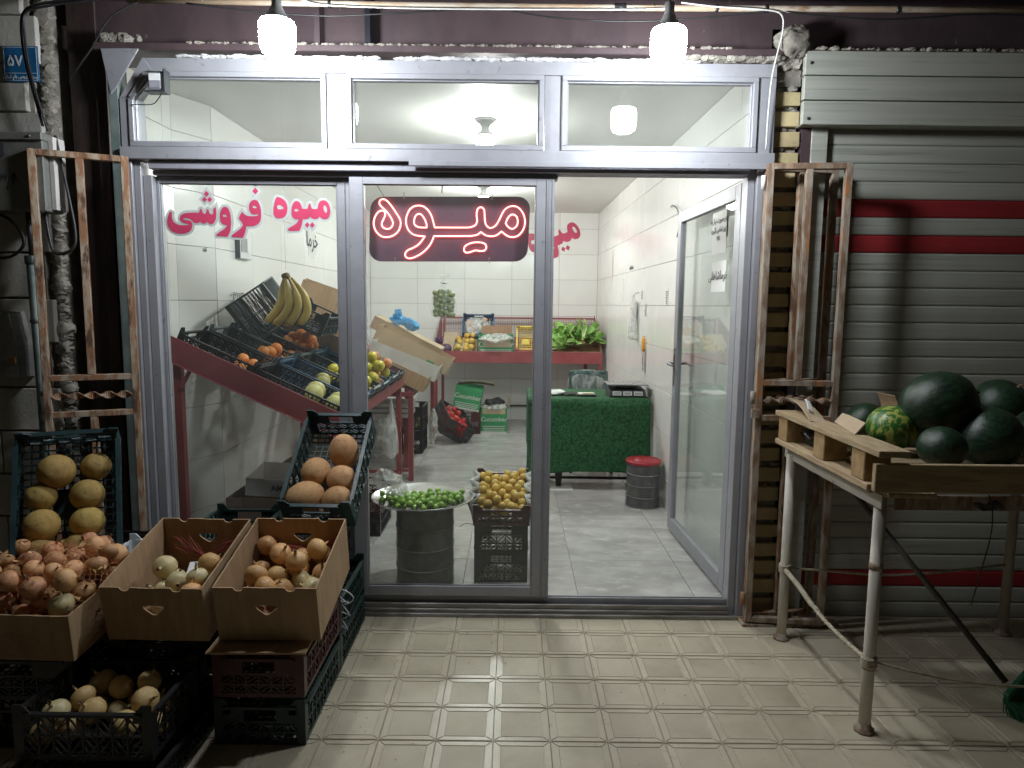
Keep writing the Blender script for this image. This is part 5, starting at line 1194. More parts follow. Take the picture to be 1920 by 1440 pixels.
sc8('flat blue green crate at the far end of the stand, lower end', XL, 5.36, .12, m_cteal)
# small crate on its own at the top left
#crate('small black crate standing on the upper edge near the wall', on_slope(-1.62, 3.60, .10), slope_rot(0, 90), .16, .24, .10, m_cblack, None, 'x', False)
# tilted crate on top, bananas
crate('dark green lattice crate propped on its edge above the stand by the left wall', (-1.50, 4.40, 1.34), (R(10),R(-34),R(4)), .27, .36, .28, m_cslate, None, 'net', False)
crate('second dark green crate leaning behind the bananas', (-1.36, 4.62, 1.34), (R(0),R(24),R(0)), .28, .40, .16, m_cteal, None, 'x')
# wire mesh side panel at the wall
t = thing('wire_mesh_panel', 'pale diamond wire mesh panel against the left wall above the stand', 'mesh panel', (-1.795, 4.8, 1.4))
mb = MB(); y0, y1, z0, z1 = 4.45, 5.25, 1.20, 1.56
for k in range(-12, 30):
    for s_ in (-1, 1):
        a = y0+k*.035; b = a+(z1-z0)*.62*s_; pa, pb = (a, z0), (b, z1)
        ts = [0, 1]
        for lim, sg in ((y0, 1), (y1, -1)):
            f0, f1 = (pa[0]-lim)*sg, (pb[0]-lim)*sg
            if f0 < 0 and f1 < 0: ts = [1, 0]
            elif f0 < 0: ts[0] = max(ts[0], f0/(f0-f1))
            elif f1 < 0: ts[1] = min(ts[1], f0/(f0-f1))
        if ts[1]-ts[0] > .03: mb.bar((-1.795, pa[0]+(pb[0]-pa[0])*ts[0], z0+(z1-z0)*ts[0]), (-1.795, pa[0]+(pb[0]-pa[0])*ts[1], z0+(z1-z0)*ts[1]), .0025, .002, (1,0,0))
ob('mesh_wires', mb, m_steelp, t)['kind'] = 'stuff'
mb = MB(); mb.tube([(-1.793,y0,z0),(-1.793,y1,z0),(-1.793,y1,z1),(-1.793,y0,z1)], .004, 6, closed=True); mb.tube([(-1.793,y0,1.38),(-1.793,y1,1.38)], .004, 6); ob('mesh_frame', mb, m_steelp, t)
# bananas
t = thing('banana_bunch', 'hand of ripe yellow bananas hanging in front of the dark green crates', 'bananas', (-1.285, 3.93, 1.655), (0,0,0))
K_ = .00305
for i, (yy, sc0, pts) in enumerate(((.0,1,[(-4,4),(-6,22),(-9,45),(-19,66),(-31,80),(-37,87)]),(-.030,1.05,[(0,4),(7,28),(9,50),(2,70),(-11,84),(-21,90)]),(-.022,1,[(5,4),(19,30),(24,52),(20,71),(10,85),(2,90)]),(.012,1,[(9,4),(27,28),(37,52),(36,70),(28,84),(20,90)]),
    (.035,1,[(-6,4),(0,26),(0,48),(-8,68),(-20,82),(-28,88)]),(.04,.95,[(4,4),(14,28),(18,50),(12,70),(0,86),(-8,92)]))):
    P = sm3([(x*K_, yy*min(1,.3+y/40), -y*K_) for x, y in pts], 4); n = len(P)-1
    rad = [(.007+.0185*min(1, max(0, (k/n-.08)/.20))**.8)*(1 if k/n < .82 else max(.3, 1-((k/n-.82)/.18)**2*.7))*sc0 for k in range(n+1)]
    o = ob('banana', MB().tube(P, rad, 7), m_banana, t, loc=(0,0,0)); s_ = o.modifiers.new('s', 'SUBSURF'); s_.levels = 1; s_.render_levels = 1
    ob('tip', MB().tube([P[-1], P[-1]+(P[-1]-P[-2]).normalized()*.012], [.005,.003], 6), m_stem, o, loc=(0,0,0))
m = ball('crown', .026, .03, .020, 14, 10); noise_disp(m, .006, 30, 1); ob('crown', m, m_stem, t, loc=(-.001,.005,-.006)); ob('stem_string', MB().tube([(.0,0,.03),(.0,.0,ZC-1.656)], .0008, 4), m_film, t, loc=(0,0,0))
# cartons in the stand's upper back
def rot_of(*seq):
    m = Matrix.Identity(3)
    for ax, a in seq: m = m @ Matrix.Rotation(R(a), 3, ax)
    return tuple(m.to_euler())
carton('cardboard_box', 'tall brown cardboard box leaning on the wall above the oranges', (-1.50, 5.20, 1.27), rot_of(('Y',20),('Z',12),('X',-12)), .38, .30, .34, .40, hole=False)
film('plastic_bag', 'clear plastic liner spilling out of the tall brown box', (-1.26, 5.22, 1.50), (.07,.09,.16), m_film, 9)
carton('cardboard_box', 'dark printed carton lying low in front of the tall brown box', (-1.44, 5.02, 1.20), slope_rot(-4), .28, .42, .13, .13, (M('dark_brown_card', (.13,.095,.085), None, 6, .7), None), hole=False)
# second red stand
s2_ = thing('display_stand', 'second dark red stand behind the first, lower and loaded with cardboard boxes', 'display stand', (-1.3, 6.4, 0))
def z2(x): return .78-.454*(x+.838)
ob('low_rail', B(-.86,-.82,5.64,7.25,.735,.775), m_sred, s2_, bevel=.002); ob('end_rail', B(-1.79,-.861,5.645,5.68,.735,.775), m_sred, s2_, bevel=.002)
sprism('tray_sheet', [(-1.79,z2(-1.79)),(-.85,z2(-.85)),(-.85,z2(-.85)-.006),(-1.79,z2(-1.79)-.006)], 5.69, 7.25, s2_)
for x, y, z in ((-.84,5.665,.735),(-.84,7.22,.735),(-1.72,5.7,1.15),(-1.72,7.22,1.15),(-1.0,6.5,.80)): ob('leg', B(x-.02,x+.02,y-.02,y+.02,.02,z), m_sred, s2_, bevel=.002)
ob('stretcher', B(-.915,-.865,5.655,5.675,.10,.122), m_sred, s2_)
sk = m_kraft_l
def bx2(label, x, y, h, W, L_, H, extra=0, mats=(None, None), yaw=90, name='cardboard_box'): return carton(name, label, (x+sn*h, y, z2(x)+cs*h+.004), slope_rot(extra, yaw), W, L_, H, H, mats, hole=False)
bx2('light brown open carton lying on the slope nearest on the second stand', -1.02, 5.86, .02, .32, .58, .13)
bx2('white lined carton standing on the slope beside the nearest brown one', -1.00, 6.02, .10, .30, .62, .14, -3, (m_whitebox, m_kraft_in))
bx2('long pale carton on top of the cartons of the second stand', -1.00, 6.30, .18, .34, .72, .15, 1, (sk, m_kraft_in))
o = bx2('pale taped carton upside down at the back of the second stand', -1.08, 6.66, .24, .34, .70, .12, 2, (sk, sk))
o.rotation_euler = (o.rotation_euler.to_matrix() @ Matrix.Rotation(R(180), 3, 'X')).to_euler(); o.location.z += .12
for k, (x, y) in enumerate(((-.92,6.28),(-.78,6.30))): pass
o = single('green_tape', B(-.035,.035,-.0015,.0,-.012,.012), m_greenbox, 'green printed stripe on the end of the long pale carton', 'label', (-.73, 6.10, .985), rot=(0,TH_,0))
sheet('cardboard_flap', .24, .30, .02, m_kraft, 'brown cardboard flap standing up behind the plastic bag', (-1.42, 5.72, 1.42), (R(75),R(25),0), 2)
film('plastic_bag', 'crumpled clear plastic bag between post and cardboard boxes on the stand', (-1.20, 5.45, 1.36), (.055,.09,.14), m_film2, 12)
film('plastic_bag', 'silvery plastic bag bulging below the brown cardboard flap', (-1.17, 5.32, 1.22), (.065,.08,.07), m_film2, 15)
film('blue_bag', 'bright blue plastic bag on top of the long pale carton', (-1.02, 6.55, 1.33), (.15,.07,.05), m_filmb, 4, (0,R(20),0), amp=.5)
film('blue_bag', 'bright blue knotted tip of the plastic bag on the carton', (-1.09, 6.53, 1.40), (.035,.03,.055), m_filmb, 7, (0,R(25),0))
# under the stand
t = thing('hanging_plastic_bag', 'clear carrier bag of clear bags hanging on a hook from the red stand', 'plastic bag', (-.87, 4.88, .62))
m = MB().lathe([(.004,.22),(.012,.17),(.022,.10),(.045,.03),(.056,-.05),(.060,-.13),(.05,-.19),(.025,-.225),(.004,-.235)], 28); me = m.mesh('bag'); noise_disp(me, .016, 9, 3); noise_disp(me, .006, 30, 1)
ob('bag', me, m_film2, t, loc=(0,0,0)); ob('hook', MB().tube(sm3([(0,0,.22),(.004,-.01,.26),(-.01,-.005,.285)]), .002, 5), m_steelp, t, loc=(0,0,0))
me = ball('sack', .17, .15, .22, 24, 16); noise_disp(me, .03, 5, 1)
single('sack', me, m_film2, 'pale full sack standing under the stand behind the hanging bag', 'sack', (-1.30, 6.55, .225))
t = thing('white_shelf_stack', 'stack of white boards lying across under the second stand', 'boards', (-1.22, 6.2, .5))
for k in range(3): ob('board', B(-1.55,-.90,6.0,6.35,.50+k*.045,.535+k*.045), m_whitebox, t, bevel=.003)
for x in (-1.5,-.95): ob('support', B(x-.02,x+.02,6.1,6.3,.02,.499), m_sred, t)
GB = 'black crates with garlic stacked on the shop floor'
k1 = crate('black crate of garlic on top of another behind the red legs', (-1.02, 6.90, FZ+.235), W=.29, L_=.40, H=.235, group=GB, notch=False); crate('empty black crate under the one with garlic', (-1.02, 6.90, FZ), W=.28, L_=.38, H=.23, group=GB, notch=False)
fill(k1, 'onion', 'garlic', 26, (-.13,.13,-.18,.18), .036, m_onion_w, 'pale garlic bulb seen through the upper black crate', 'garlic', 'garlic bulbs in the black crate', 21)
film('plastic_bag', 'white plastic bag hanging down beside the black crates', (-.81, 7.0, .25), (.045,.06,.19), m_film2, 22)
k2 = crate('black crate of tomatoes tipped toward the shop floor', (-.70, 7.40, .145), (R(22),R(30),R(30)), .34, .46, .20, m_cblack, notch=False)
fill(k2, 'tomato', 'tomato', 60, (-.15,.15,-.21,.21), .033, m_tomato, 'red tomato in the tipped black crate', 'tomato', 'tomatoes in the tipped black crate', 23)
k3 = crate('low dark crate of plums under the tipped green cucumber box', (-.52, 7.98, FZ), W=.33, L_=.40, H=.25, mat=m_cmar, notch=False)
def cucumber_box(label, loc, rot, W, L_, H, cut=.0):
    t = carton('cucumber_box', label, loc, rot, W, L_, H, H, (m_greenbox, m_kraft_in), hole=False)
    ob('lettering', text_mesh('lettering', 'Cucumber', W*.235, .001, bold=.0008), m_whitebox, t, loc=(0,-L_/2-.001,H*.56))
    for k, z in enumerate((.28,.20,.13)): ob('stripe', B(-W/2+.02+k*.006, W/2-.02-k*.006, -L_/2-.0012, -L_/2-.0002, H*z-.004, H*z+.004), m_whitebox, t, loc=(0,0,0))
    ob('white_foot', B(-W/2-.001, W/2+.001, -L_/2-.0013, -L_/2-.0001, 0, .022), m_whitebox, t, loc=(0,0,0)); return t
cb = cucumber_box('green cucumber box standing on the floor with plastic inside', (-.205, 8.02, FZ), (0,0,0), .30, .36, .29)
ob('card_patch', B(-.13,.13,-.1815,-.1802,.225,.285), m_kraft_l, cb, loc=(0,0,0))
film('black_bag', 'black plastic bag stuffed into the green cucumber box on the floor', (-.20, 8.0, .36), (.12,.13,.05), m_filmk, 2); film('plastic_bag', 'clear plastic over the rim of the floor cucumber box', (-.20, 7.93, .315), (.145,.12,.035), m_film2, 5)
sheet('cardboard_flap', .12, .16, .01, m_kraft_l, 'grey card flap standing at the right of the floor cucumber box', (-.05, 8.0, .38), (R(80),0,R(80)), 1)
sheet('cardboard_flap', .10, .42, .03, m_kraft_l, 'long card flap arching from the tipped cucumber box', (-.42, 8.06, .56), (0,R(24),R(90)), 1)
cucumber_box('green cucumber box tipped to the left on the low dark crate', (-.53, 7.98, .30), (0,R(10),0), .31, .36, .27)
single('floor_pipe', MB().tube([(-.30,8.80,.21),(.35,8.80,.21),(1.05,8.80,.21)], .012, 8), m_cable, 'dark pipe running low along the back wall', 'pipe')
crate('dark red crate of small oranges on the floor behind the orange melons', (-.98, 4.45, .17), W=.30, L_=.40, mat=m_cmar)
k9 = crate('black crate on the floor under the dark red one', (-.98, 4.45, FZ), W=.30, L_=.40, H=.145, notch=False)
# cartons low inside, left
carton('cardboard_box', 'white printed carton with lettering low behind the left pane', (-1.37, 3.90, .418), (0,R(3),0), .24, .28, .10, .13, (m_whitebox, m_kraft_in), hole=False)
t = single('carton_lettering', text_mesh('carton_lettering', 'AM', .045, .001, bold=.001), m_ink, 'black letters printed on the low white carton', 'lettering', (-1.31, 3.756, .465))
carton('cardboard_box', 'dark brown carton under the white printed one', (-1.33, 3.95, FZ), (0,0,0), .52, .42, .39, .39, (M('dark_card', (.16,.10,.075), None, 6, .7), None), hole=False)
carton('cardboard_box', 'pale open carton behind the white printed one', (-1.18, 4.45, .52), (0,R(-2),0), .30, .34, .11, .11, (m_kraft_l, m_kraft_in), hole=False)
carton('cardboard_box', 'brown carton carrying the pale open carton low on the left', (-1.25, 4.45, FZ), (0,0,0), .40, .38, .47, .47, hole=False)

# ================================================================== inside: back table
bt2 = thing('back_table', 'dark red steel display table along the back wall', 'display table', (.08, 8.3, 0))
ob('front_board', B(-.905,1.035,7.895,7.903,.835,.968), m_sred, bt2, bevel=.0015); ob('front_flange', B(-.90,1.03,7.904,7.93,.835,.84), m_sred, bt2)
for x0 in (-.905, 1.027):
    mb = MB().add([(x0,7.904,.84),(x0+.008,7.904,.84),(x0+.008,8.74,1.02),(x0,8.74,1.02),(x0,7.904,.968),(x0+.008,7.904,.968),(x0+.008,8.74,1.38),(x0,8.74,1.38)], [(0,3,2,1),(4,5,6,7),(0,1,5,4),(1,2,6,5),(2,3,7,6),(3,0,4,7)]); ob('side_board', mb, m_sred, bt2)
mb = MB().add([(-.895,7.904,.90),(1.025,7.904,.90),(1.025,8.74,1.10),(-.895,8.74,1.10),(-.895,7.904,.894),(1.025,7.904,.894),(1.025,8.74,1.094),(-.895,8.74,1.094)], [(0,1,2,3),(7,6,5,4),(0,4,5,1),(1,5,6,2),(2,6,7,3),(3,7,4,0)]); ob('tray_sheet', mb, m_sred, bt2)
mb = MB()
for k in range(66): x = -.895+k*.0296; mb.bar((x,8.72,1.08),(x,8.745,1.36), .003, .003)
for k in range(12): z = 1.09+k*.025; mb.bar((-.895,8.722+(z-1.08)*.09,z),(1.025,8.722+(z-1.08)*.09,z), .003, .003)
ob('wire_back', mb, m_sred, bt2)['kind'] = 'stuff'; ob('back_rail', MB().bar((-.90,8.74,1.335),(1.03,8.74,1.335), .022, .018), m_sred, bt2); ob('upright', MB().bar((-.86,8.70,1.08),(-.86,8.72,1.36), .03, .03), m_sred, bt2)
for x, y in ((-.88,7.92),(1.015,7.92),(.93,8.70),(-.88,8.70)): ob('leg', B(x-.018,x+.018,y-.018,y+.018,.02,.834), m_sred, bt2, bevel=.002)
TB = math.atan(.20/.836)
def onb(x, y, h=0): return (x, y-math.sin(TB)*h, .902+(y-7.904)*.2392+h*math.cos(TB))
k = carton('cardboard_box', 'shallow carton of wrapped yellow fruit on the back table', onb(-.555, 8.10), (TB+R(14),0,0), .27, .34, .06, .07, (m_kraft_l, m_kraft_in), hole=False)
Mk = TM(k); rnd = random.Random(6)
for x, y, z, rr in pile(22, (-.125,.125,-.16,.16), .036, .01, 33): fruit('orange', 'wrapped_fruit', Mk @ Vector((x, y, z)), rr, m_apri, 'yellow fruit wrapped in clear film in the shallow carton', 'fruit', 'wrapped fruit in the shallow carton')
film('plastic_wrap', 'clear film over the wrapped yellow fruit', Mk @ Vector((.0,-.02,.085)), (.12,.15,.022), m_film, 8, (TB+R(14),0,0), amp=.9)
sheet('cardboard_sheet', .17, .36, .004, m_kraft_l, 'pale cardboard sheet leaning left of the wrapped fruit', onb(-.745, 8.28, .06), (R(38),0,0), 2)
fruit('orange', 'purple_cabbage', onb(-.765, 8.0, .065), .062, M('purple_skin', (.06,.03,.065), (.10,.06,.10), 6, .4), 'round purple cabbage at the left front of the back table', 'cabbage')
film('purple_net_bag', 'purple net scrap hanging over the left end of the back table', (-.86, 8.08, 1.08), (.05,.05,.04), m_filmp, 3)
film('plastic_bag', 'small clear plastic scrap over the left front corner of the back table', (-.89, 7.88, .99), (.028,.02,.06), m_film2, 4)
k = crate('blue plastic crate of small packs tilted up at the back of the table', onb(-.415, 8.50, .14), (R(52),0,0), .38, .30, .16, m_cblue)
Mk = TM(k)
for x, y, z, rr in pile(26, (-.15,.15,-.13,.13), .030, .01, 37): fruit('apple', 'small_pack', Mk @ Vector((x, y, z)), rr, rnd.choice((m_peach, m_onion_w, m_filmk, m_white)), 'small colourful pack in the tilted blue crate', 'pack', 'small packs in the blue crate')
film('plastic_wrap', 'clear film over the packs of the blue crate', Mk @ Vector((0,0,.12)), (.16,.13,.03), m_film, 18, (R(52),0,0), amp=.8)
k = cucumber_box('green cucumber box lined with plastic on the back table', onb(-.19, 8.08, .0), (R(4),0,0), .40, .34, .20); ob('card_patch', B(-.15,.17,-.172,-.1702,.085,.185), m_kraft_l, k, loc=(0,0,0))
ob('back_flap', B(-.18,.18,.17,.175,.20,.30), m_kraft_in, k, loc=(0,0,0))
film('plastic_liner', 'clear plastic liner folded over the rim of the table cucumber box', onb(-.19, 8.0, .19), (.215,.17,.05), m_film2, 31, amp=.5)
crate('yellow plastic crate standing on its end on the back table', onb(.155, 8.18, .10), (R(62),0,0), .21, .30, .14, m_cyel, None, 'net'); crate('pink plastic crate lying under the yellow one', onb(.17, 8.06), (TB,0,0), .27, .30, .09, m_cpink, None, 'net', False)
carton('cardboard_box', 'low torn carton under the leafy greens on the back table', onb(.72, 8.14), (TB,0,0), .62, .40, .06, .17, (m_kraft_l, m_kraft_in), hole=False)
# greens
def leaf_mesh(seed):
    rnd = random.Random(seed); n = 8; mb = MB(); vs = []; fs = []; L_ = .24; b = rnd.uniform(.5, 1.3)
    for i in range(n+1):
        u = i/n; w = .052*math.sin(min(1, u*1.05)*math.pi)**.7*(u**.4) if 0 < u < 1 else .003
        a = u*b; x0 = L_*u*math.cos(a*.5); z0 = L_*math.sin(a)*.35*(1-u*.3)
        for j, v in enumerate((-1,-.5,0,.5,1)):
            vs.append((x0, w*v, z0+abs(v)*w*.45+rnd.uniform(-.007,.007)*abs(v)))
    for i in range(n):
        for j in range(4): a = i*5+j; fs.append((a, a+1, a+6, a+5))
    return mb.add(vs, fs, True).mesh('leaf')
LM = [leaf_mesh(k) for k in range(5)]
rib = MB().tube([(0,0,0),(.06,0,.012),(.13,0,.03),(.20,0,.035)], [.010,.007,.004,.0015], 6).mesh('leaf_rib')
t = thing('leafy_greens', 'heap of fresh green leafy vegetables at the right end of the back table', 'leafy greens', onb(.72, 8.12, .08))
rnd = random.Random(44)
for i in range(150):
    x = rnd.uniform(-.27,.27); y = rnd.uniform(-.17,.17); z = .02+.09*(1-(x/.34)**2)*(1-((y)/.3)**2)+y*.30+rnd.uniform(-.03,.03)+.05*(x > .1)
    ro = (rnd.uniform(-1.3,1.3), rnd.uniform(-.9,.6), rnd.uniform(0,6.28))
    o = ob('leaf', LM[i % 5], m_leaf, t, loc=(x,y,z), rot=ro); o.scale = (rnd.uniform(.55,1.0),)*3
    if i % 3 == 0: ob('leaf_rib', rib, m_leafrib, o, loc=(0,0,0))
for i in range(8): ob('white_stalk', rib, m_leafrib, t, loc=(.09,-.16,.07), rot=(R(60)+rnd.uniform(-.3,.3), R(-70), R(90)+(i-3.5)*.28)).scale = (.8,1.6,.8)
ob('cut_end', MB().lathe([(.001,0),(.026,0),(.028,-.02),(.02,-.03)], 14), m_root, t, loc=(.09,-.185,.055), rot=(R(70),0,0))
# hanging bag of plums
t = thing('hanging_bag', 'knotted clear bag full of green plums hanging from the ceiling on a cord', 'bag of plums', (-.598, 6.0, 1.5))
rnd = random.Random(8); mb = MB()
for x, y, z, rr in pile(95, (-.10,.10,-.09,.09), .021, -.11, 9, rv=.08, tries=14, shape=lambda x, y: x*x+y*y < .0095, top=.12):
    if z < .11: 
        m = ball('p', rr, rr, rr, 10, 7); mb.add([(v.co.x+x, v.co.y+y, v.co.z+z) for v in m.vertices], [tuple(p.vertices) for p in m.polygons], True); bpy.data.meshes.remove(m)
o = ob('plums', mb, M('dull_green_plum', (.17,.21,.08), (.21,.25,.10), 20, .4), t, loc=(0,0,0)); o['kind'] = 'stuff'
me = MB().lathe([(.002,-.122),(.06,-.12),(.098,-.10),(.112,-.06),(.113,.0),(.10,.06),(.075,.10),(.04,.14),(.012,.175),(.010,.185),(.03,.22),(.05,.26)], 36).mesh('bag'); noise_disp(me, .010, 12, 3); noise_disp(me, .005, 40, 3)
ob('bag', me, M_film('thin_clear_bag', (.8,.85,.8), .11), t, loc=(0,0,0)); ob('tie', MB().tube([(.012*math.cos(a), .012*math.sin(a), .18) for a in (0,1,2,3,4,5,6)], .004, 5), m_cable, t, loc=(0,0,0)); ob('tie_ends', MB().tube([(-.03,0,.185),(0,-.012,.18),(.035,0,.182)], .0025, 5), m_cable, t, loc=(0,0,0))
ob('cord', MB().tube([(0,0,.18),(0,0,.9),(.0,0,ZC-1.501)], [.0009,.0009,.003], 4), m_film, t, loc=(0,0,0))

# ================================================================== desk, scale, chair, bin
t = thing('desk', 'desk draped in bright green artificial grass to near the floor', 'desk', (.63, 5.7, 0))
ob('table_top', B(.15,1.085,5.42,6.02,.725,.75), m_wood, t)
import mathutils
def turf(name, x0, x1, u0, u1, fn, nx, nu):
    mb = MB(); vs = [fn(x0+(x1-x0)*i/nx, u0+(u1-u0)*j/nu) for j in range(nu+1) for i in range(nx+1)]
    mb.add(vs, [(j*(nx+1)+i, j*(nx+1)+i+1, (j+1)*(nx+1)+i+1, (j+1)*(nx+1)+i) for j in range(nu) for i in range(nx)], True)
    o = ob(name, mb, m_turf, t); o.modifiers.new('thick', 'SOLIDIFY').thickness = .012; return o
def cover(x, u):
    # u runs from the back of the top (0) to the front edge (.62) and down the skirt
    n = mathutils.noise.noise(Vector((x*3, u*3, 0)))*.012
    if u < .60: return (x, 6.03-u, .760+n*.3)
    if u < .66: a = (u-.60)/.06*math.pi/2; return (x, 5.43-.03*math.sin(a), .730+.03*math.cos(a))
    d = u-.66; return (x+(x-.6)*d*.03, 5.40+n+.010*math.sin(x*16)*d*1.6+.012*math.sin(x*5+1), .730-d*(1+.02*math.sin(x*7)))
turf('turf_cover', .13, 1.10, 0, 1.215, cover, 90, 100)
turf('turf_side', 5.43, 6.0, 0, .40, lambda y, u: (.128-.01*math.sin(y*9)*u, y, .757-u), 30, 30)
rnd = random.Random(3); mb = MB()
for k in range(9000):
    u = rnd.uniform(0, 1.215); x = rnd.uniform(.13, 1.10); p = Vector(cover(x, u)); nrm = Vector((0,0,1)) if u < .6 else Vector((0,-1,.0)) if u > .66 else Vector((0,-.7,.7))
    d = (nrm+Vector((rnd.uniform(-.6,.6), rnd.uniform(-.6,.6), rnd.uniform(-.6,.6))))*.013; s_ = Vector((rnd.uniform(-1,1), .3, rnd.uniform(-1,1))).normalized()*.0022; p -= nrm*.002
    mb.add([p-s_, p+s_, p+d], [(0,1,2)])
ob('turf_blades', mb, m_turf, t)['kind'] = 'stuff'
for x, y in ((1.04,5.98),(.19,5.98),(1.04,5.5)): ob('leg', B(x-.015,x+.015,y-.015,y+.015,.02,.725), m_cblack, t)
mb = MB().add([(.345,5.50,.30),(.43,5.50,.30),(.43,5.58,.30),(.345,5.58,.30),(.37,5.52,.02),(.41,5.52,.02),(.41,5.56,.02),(.37,5.56,.02)], [(0,1,2,3),(7,6,5,4),(0,4,5,1),(1,5,6,2),(2,6,7,3),(3,7,4,0)]); ob('leg', mb, m_cblack, t)
ob('crossbar', B(.20,1.03,5.63,5.65,.06,.08), m_cblack, t); ob('foot_paper', B(.30,.50,5.40,5.62,.019,.026), m_paper, t)
# scale
t = thing('weighing_scale', 'black electronic weighing scale with three displays and a flat steel plate', 'scale', (.93, 5.60, .775))
ob('body', MB().add([(-.155,-.12,0),(.155,-.12,0),(.15,.13,0),(-.15,.13,0),(-.145,-.10,.055),(.145,-.10,.055),(.135,.12,.075),(-.135,.12,.075)], [(0,3,2,1),(4,5,6,7),(0,1,5,4),(1,2,6,5),(2,3,7,6),(3,0,4,7)]), m_grey, t, loc=(0,0,0), bevel=.006, seg=2)
for x in (-.085, -.0, .085): w = ob('display_frame', B(x-.034,x+.034,-.003,.0,-.016,.016), m_white, t, loc=(0,-.113,.027), rot=(R(-20),0,0)); ob('display', B(x-.028,x+.028,-.0045,-.0031,-.011,.011), m_lcd, w, loc=(0,0,0))
ob('plate', B(-.165,.165,-.13,.13,.092,.102), m_steelp, t, loc=(0,0,0), bevel=.003); ob('plate_support', B(-.08,.08,-.06,.06,.07,.091), m_grey, t, loc=(0,0,0))
crumple('white_cloth', (.32, 5.62, .79), (.12,.09,.022), m_paper, 'crumpled white cloth at the left of the green desk', 'cloth', 4)
crumple('black_wallet', (.47, 5.58, .785), (.07,.06,.012), m_filmk, 'black wallet lying beside the white cloth on the desk', 'wallet', 6)
t = thing('small_tray', 'flat dark tray with a pen and yellow edge on the desk', 'tray', (.60, 5.56, .776)); ob('tray_body', B(-.08,.08,-.06,.06,0,.012), m_grey, t, loc=(0,0,0), bevel=.003); ob('papers', B(-.06,.07,-.05,.05,.0125,.018), m_paper, t, loc=(0,0,0)); ob('pen', MB().tube([(-.03,-.06,.022),(.06,-.062,.022)], .004, 6), m_cyel, t, loc=(0,0,0))
# chair
t = thing('office_chair', 'dark green padded chair still in clear plastic behind the desk', 'chair', (.71, 6.38, 0))
ob('backrest', MB().box(-.185,.185,-.03,.03,.66,.905), m_filmd, t, loc=(0,0,0), bevel=.025, seg=3); me = ball('plastic_cover', .20, .045, .13, 30, 20); noise_disp(me, .014, 8, 3)
ob('plastic_cover', me, m_film, t, loc=(0,0,.785)); ob('seat', B(-.21,.21,-.42,.02,.43,.50), m_filmd, t, loc=(0,0,0), bevel=.02, seg=2)
for x in (-.18,.18):
    ob('leg', B(x-.012,x+.012,-.40,-.376,.02,.43), m_cblack, t, loc=(0,0,0)); ob('leg', B(x-.012,x+.012,.0,.024,.02,.66), m_cblack, t, loc=(0,0,0))
mesh_drum('waste_bin', 'small grey mesh waste bin with a red lid beside the desk', 'bin', (.985, 5.02, FZ), .122, .335, 80, lid=True)

# ================================================================== things on the walls
def wr_x(y, d=0): return rw(y)-.001-d
t = thing('intercom', 'small white wall box with a grey screen on the left wall', 'intercom', (-1.814, 4.66, 1.86))
ob('case', B(0,.03,-.10,.10,-.075,.075), m_white, t, loc=(0,0,0), bevel=.004); ob('screen', B(.031,.034,-.085,.02,-.03,.06), m_lcd, t, loc=(0,0,0)); ob('dark_side', B(.0,.032,-.108,-.101,-.075,.07), m_grey, t, loc=(0,0,0))
single('pipe_cap', ball('pipe_cap', .006,.012,.012, 12, 8), m_steelp, 'small round metal cap on the left wall corner', 'cap', (-1.84, 4.18, 1.81))
t = thing('wall_notice', 'white paper with handwritten word taped on the left wall', 'notice', (-1.814, 6.3, 2.06))
ob('sheet', B(0,.001,-.11,.11,-.15,.13), m_paper, t, loc=(0,0,0)); ob('writing', text_mesh('writing', fa('خرما'), .20, .001, bold=.002), m_ink, t, loc=(.003,0,.0), rot=(0,0,math.pi/2))
t = thing('bag_holder', 'white hook strip with hanging roll of thin bags on the right wall', 'bag holder', (wr_x(6.15), 6.15, 1.4))
me = MB().lathe([(.01,.20),(.02,.16),(.03,.0),(.05,-.14),(.045,-.19),(.02,-.20)], 16).mesh('bags'); noise_disp(me, .012, 9, 2)
ob('bags', me, m_film2, t, loc=(-.045,0,0)); me = ball('bags', .03, .06, .15, 16, 12); noise_disp(me, .015, 8, 5); ob('bags', me, m_paper, t, loc=(-.035,.06,.02)); ob('hook', MB().tube([(0,0,.22),(-.04,0,.21),(-.05,.0,.18)], .003, 5), m_steelp, t, loc=(0,0,0))
t = thing('knife', 'orange handled knife hanging on the right wall above the scale', 'knife', (wr_x(5.80), 5.80, 1.18))
ob('handle', MB().tube([(-.02,0,.065),(-.02,0,.05),(-.02,.0,-.045),(-.02,0,-.06)], [.006,.014,.014,.008], 10), m_knife, t, loc=(0,0,0)); ob('blade', B(-.021,-.019,-.014,.014,-.22,-.06), m_steelp, t, loc=(0,0,0))
ob('second_blade', B(-.011,-.009,-.03,-.012,-.24,-.03), m_steelp, t, loc=(0,0,0)); ob('nail', MB().tube([(0,0,.068),(-.03,0,.07)], .0025, 5), m_steelp, t, loc=(0,0,0))
single('paper_strip', B(-.001,0,-.02,.02,-.15,.15), m_paper_p, 'narrow pinkish paper strip high on the right wall', 'paper strip', (wr_x(7.66), 7.66, 1.93))
def rtext(name, body, size, y, z, label, up=0, cat='writing', mat=m_ink):
    return single(name, text_mesh(name, body, size, .001, bold=.0012), mat, label, cat, (wr_x(y, .0012), y, z), rot=(0, 0, -math.pi/2) if not up else rot_of(('Z',-90),('Y',-90)))
rtext('wall_writing', fa('شماره کارت'.replace('ک','گ')), .045, 6.55, 1.86, 'faint writing at the top of the right wall by the hook', cat='writing')
rtext('wall_writing', '- - - - - - - -', .05, 6.95, 1.66, 'column of faint marks running down the right wall', 1)
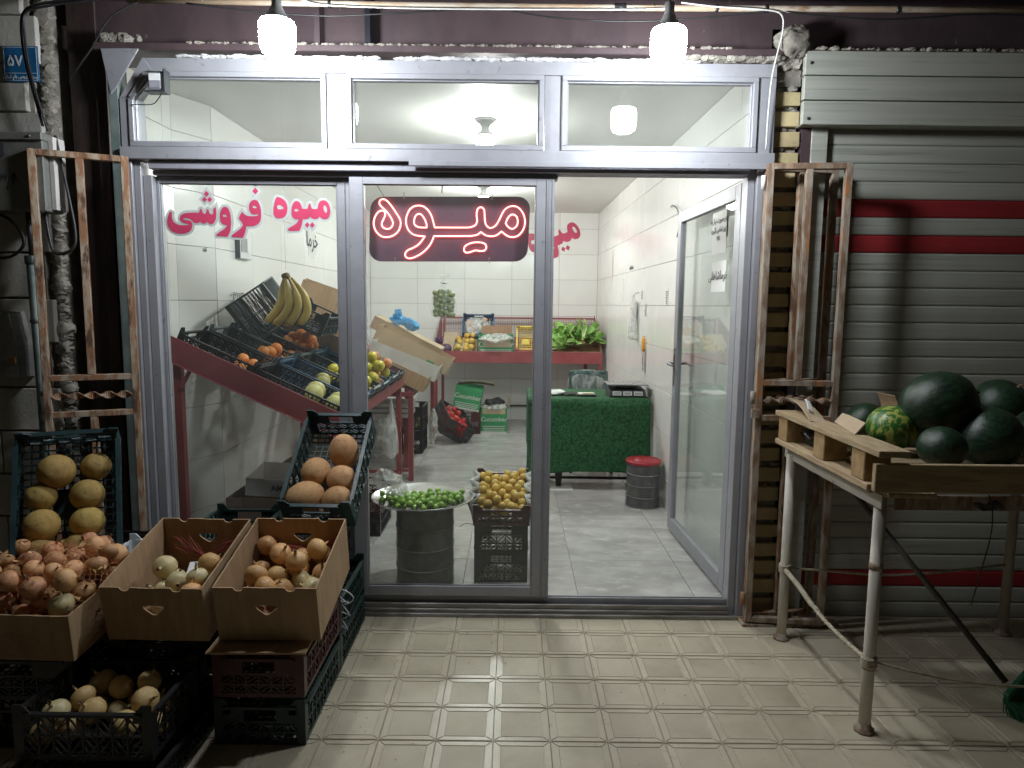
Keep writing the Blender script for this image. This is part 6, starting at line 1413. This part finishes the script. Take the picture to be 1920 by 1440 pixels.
for y, z, s_, lab in ((5.86,1.47,.05,'small dark printed tag above the orange knife'), (5.12,1.57,.05,'small printed tag on the wall by the door edge'), (6.02,1.60,.035,'tiny marks beside the bag hook')):
    t = thing('printed_tag', lab, 'tag', (wr_x(y), y, z)); ob('tag_paper', B(-.001,0,-s_,s_,-s_*1.1,s_*1.1), m_paper, t, loc=(0,0,0))
    mb = MB(); rn = random.Random(int(y*10))
    for k in range(7): mb.box(-.0016,-.0011,-s_*.8,s_*rn.uniform(.2,.8),-s_+k*s_*.29,-s_+k*s_*.29+s_*.14)
    ob('print', mb, m_ink, t, loc=(0,0,0))
cable('wire', sm3([(wr_x(5.05,.01),5.05,2.21),(wr_x(4.9,.03),4.9,2.20),(wr_x(4.72,.04),4.72,2.14),(wr_x(4.68,.04),4.68,2.04),(wr_x(4.80,.02),4.80,1.975)]), .004, m_grey, 'loose grey wire curling out of the right wall near the door', 'wire')
t = thing('door_notices', 'two white papers with Persian lines taped on the open glass door', 'notices', dr.location, dr.rotation_euler)
ob('sheet', B(.22,.44,.004,.005,1.78,2.0), m_paper, t, loc=(0,0,0)); ob('sheet', B(.20,.42,.004,.005,1.58,1.74), m_paper, t, loc=(0,0,0))
def dtext(b, s_, x, z): ob('writing', text_mesh('writing', b, s_, .0008, bold=.0006), m_ink, t, loc=(x, .008, z), rot=(0,0,math.pi))
for b, s_, x, z in ((fa('در صورت نیاز به'), .038, .335, 1.955), (fa('زیر تماس بگیرید'), .036, .335, 1.905), ('\u06f0\u06f9\u06f1\u06f8', .034, .335, 1.86), (fa('خرماشاهانی'), .062, .315, 1.665)): dtext(b, s_, x, z)
ob('sheet_back', B(.22,.44,-.0055,-.0045,1.86,1.99), m_paper, t, loc=(0,0,0))

# small litter on the pavement
rnd = random.Random(91); mb = MB()
for k in range(70):
    x, y = (rnd.uniform(-.7, 1.2), rnd.uniform(2.1, 3.15)) if k % 2 else (rnd.gauss(-.55, .15), rnd.uniform(2.0, 3.1)); a = rnd.uniform(0, 6.28); l = rnd.uniform(.002, .007)
    mb.add([(x, y, .0005), (x+l*math.cos(a), y+l*math.sin(a), .002), (x+l*math.cos(a+1.3), y+l*math.sin(a+1.3), .001), (x+l*.5, y+l*.2, .004)], [(0,1,2),(0,1,3),(1,2,3)])
single('litter', mb, m_onion_r, 'tiny dry peel crumbs scattered on the pavement tiles', None, kind='stuff')
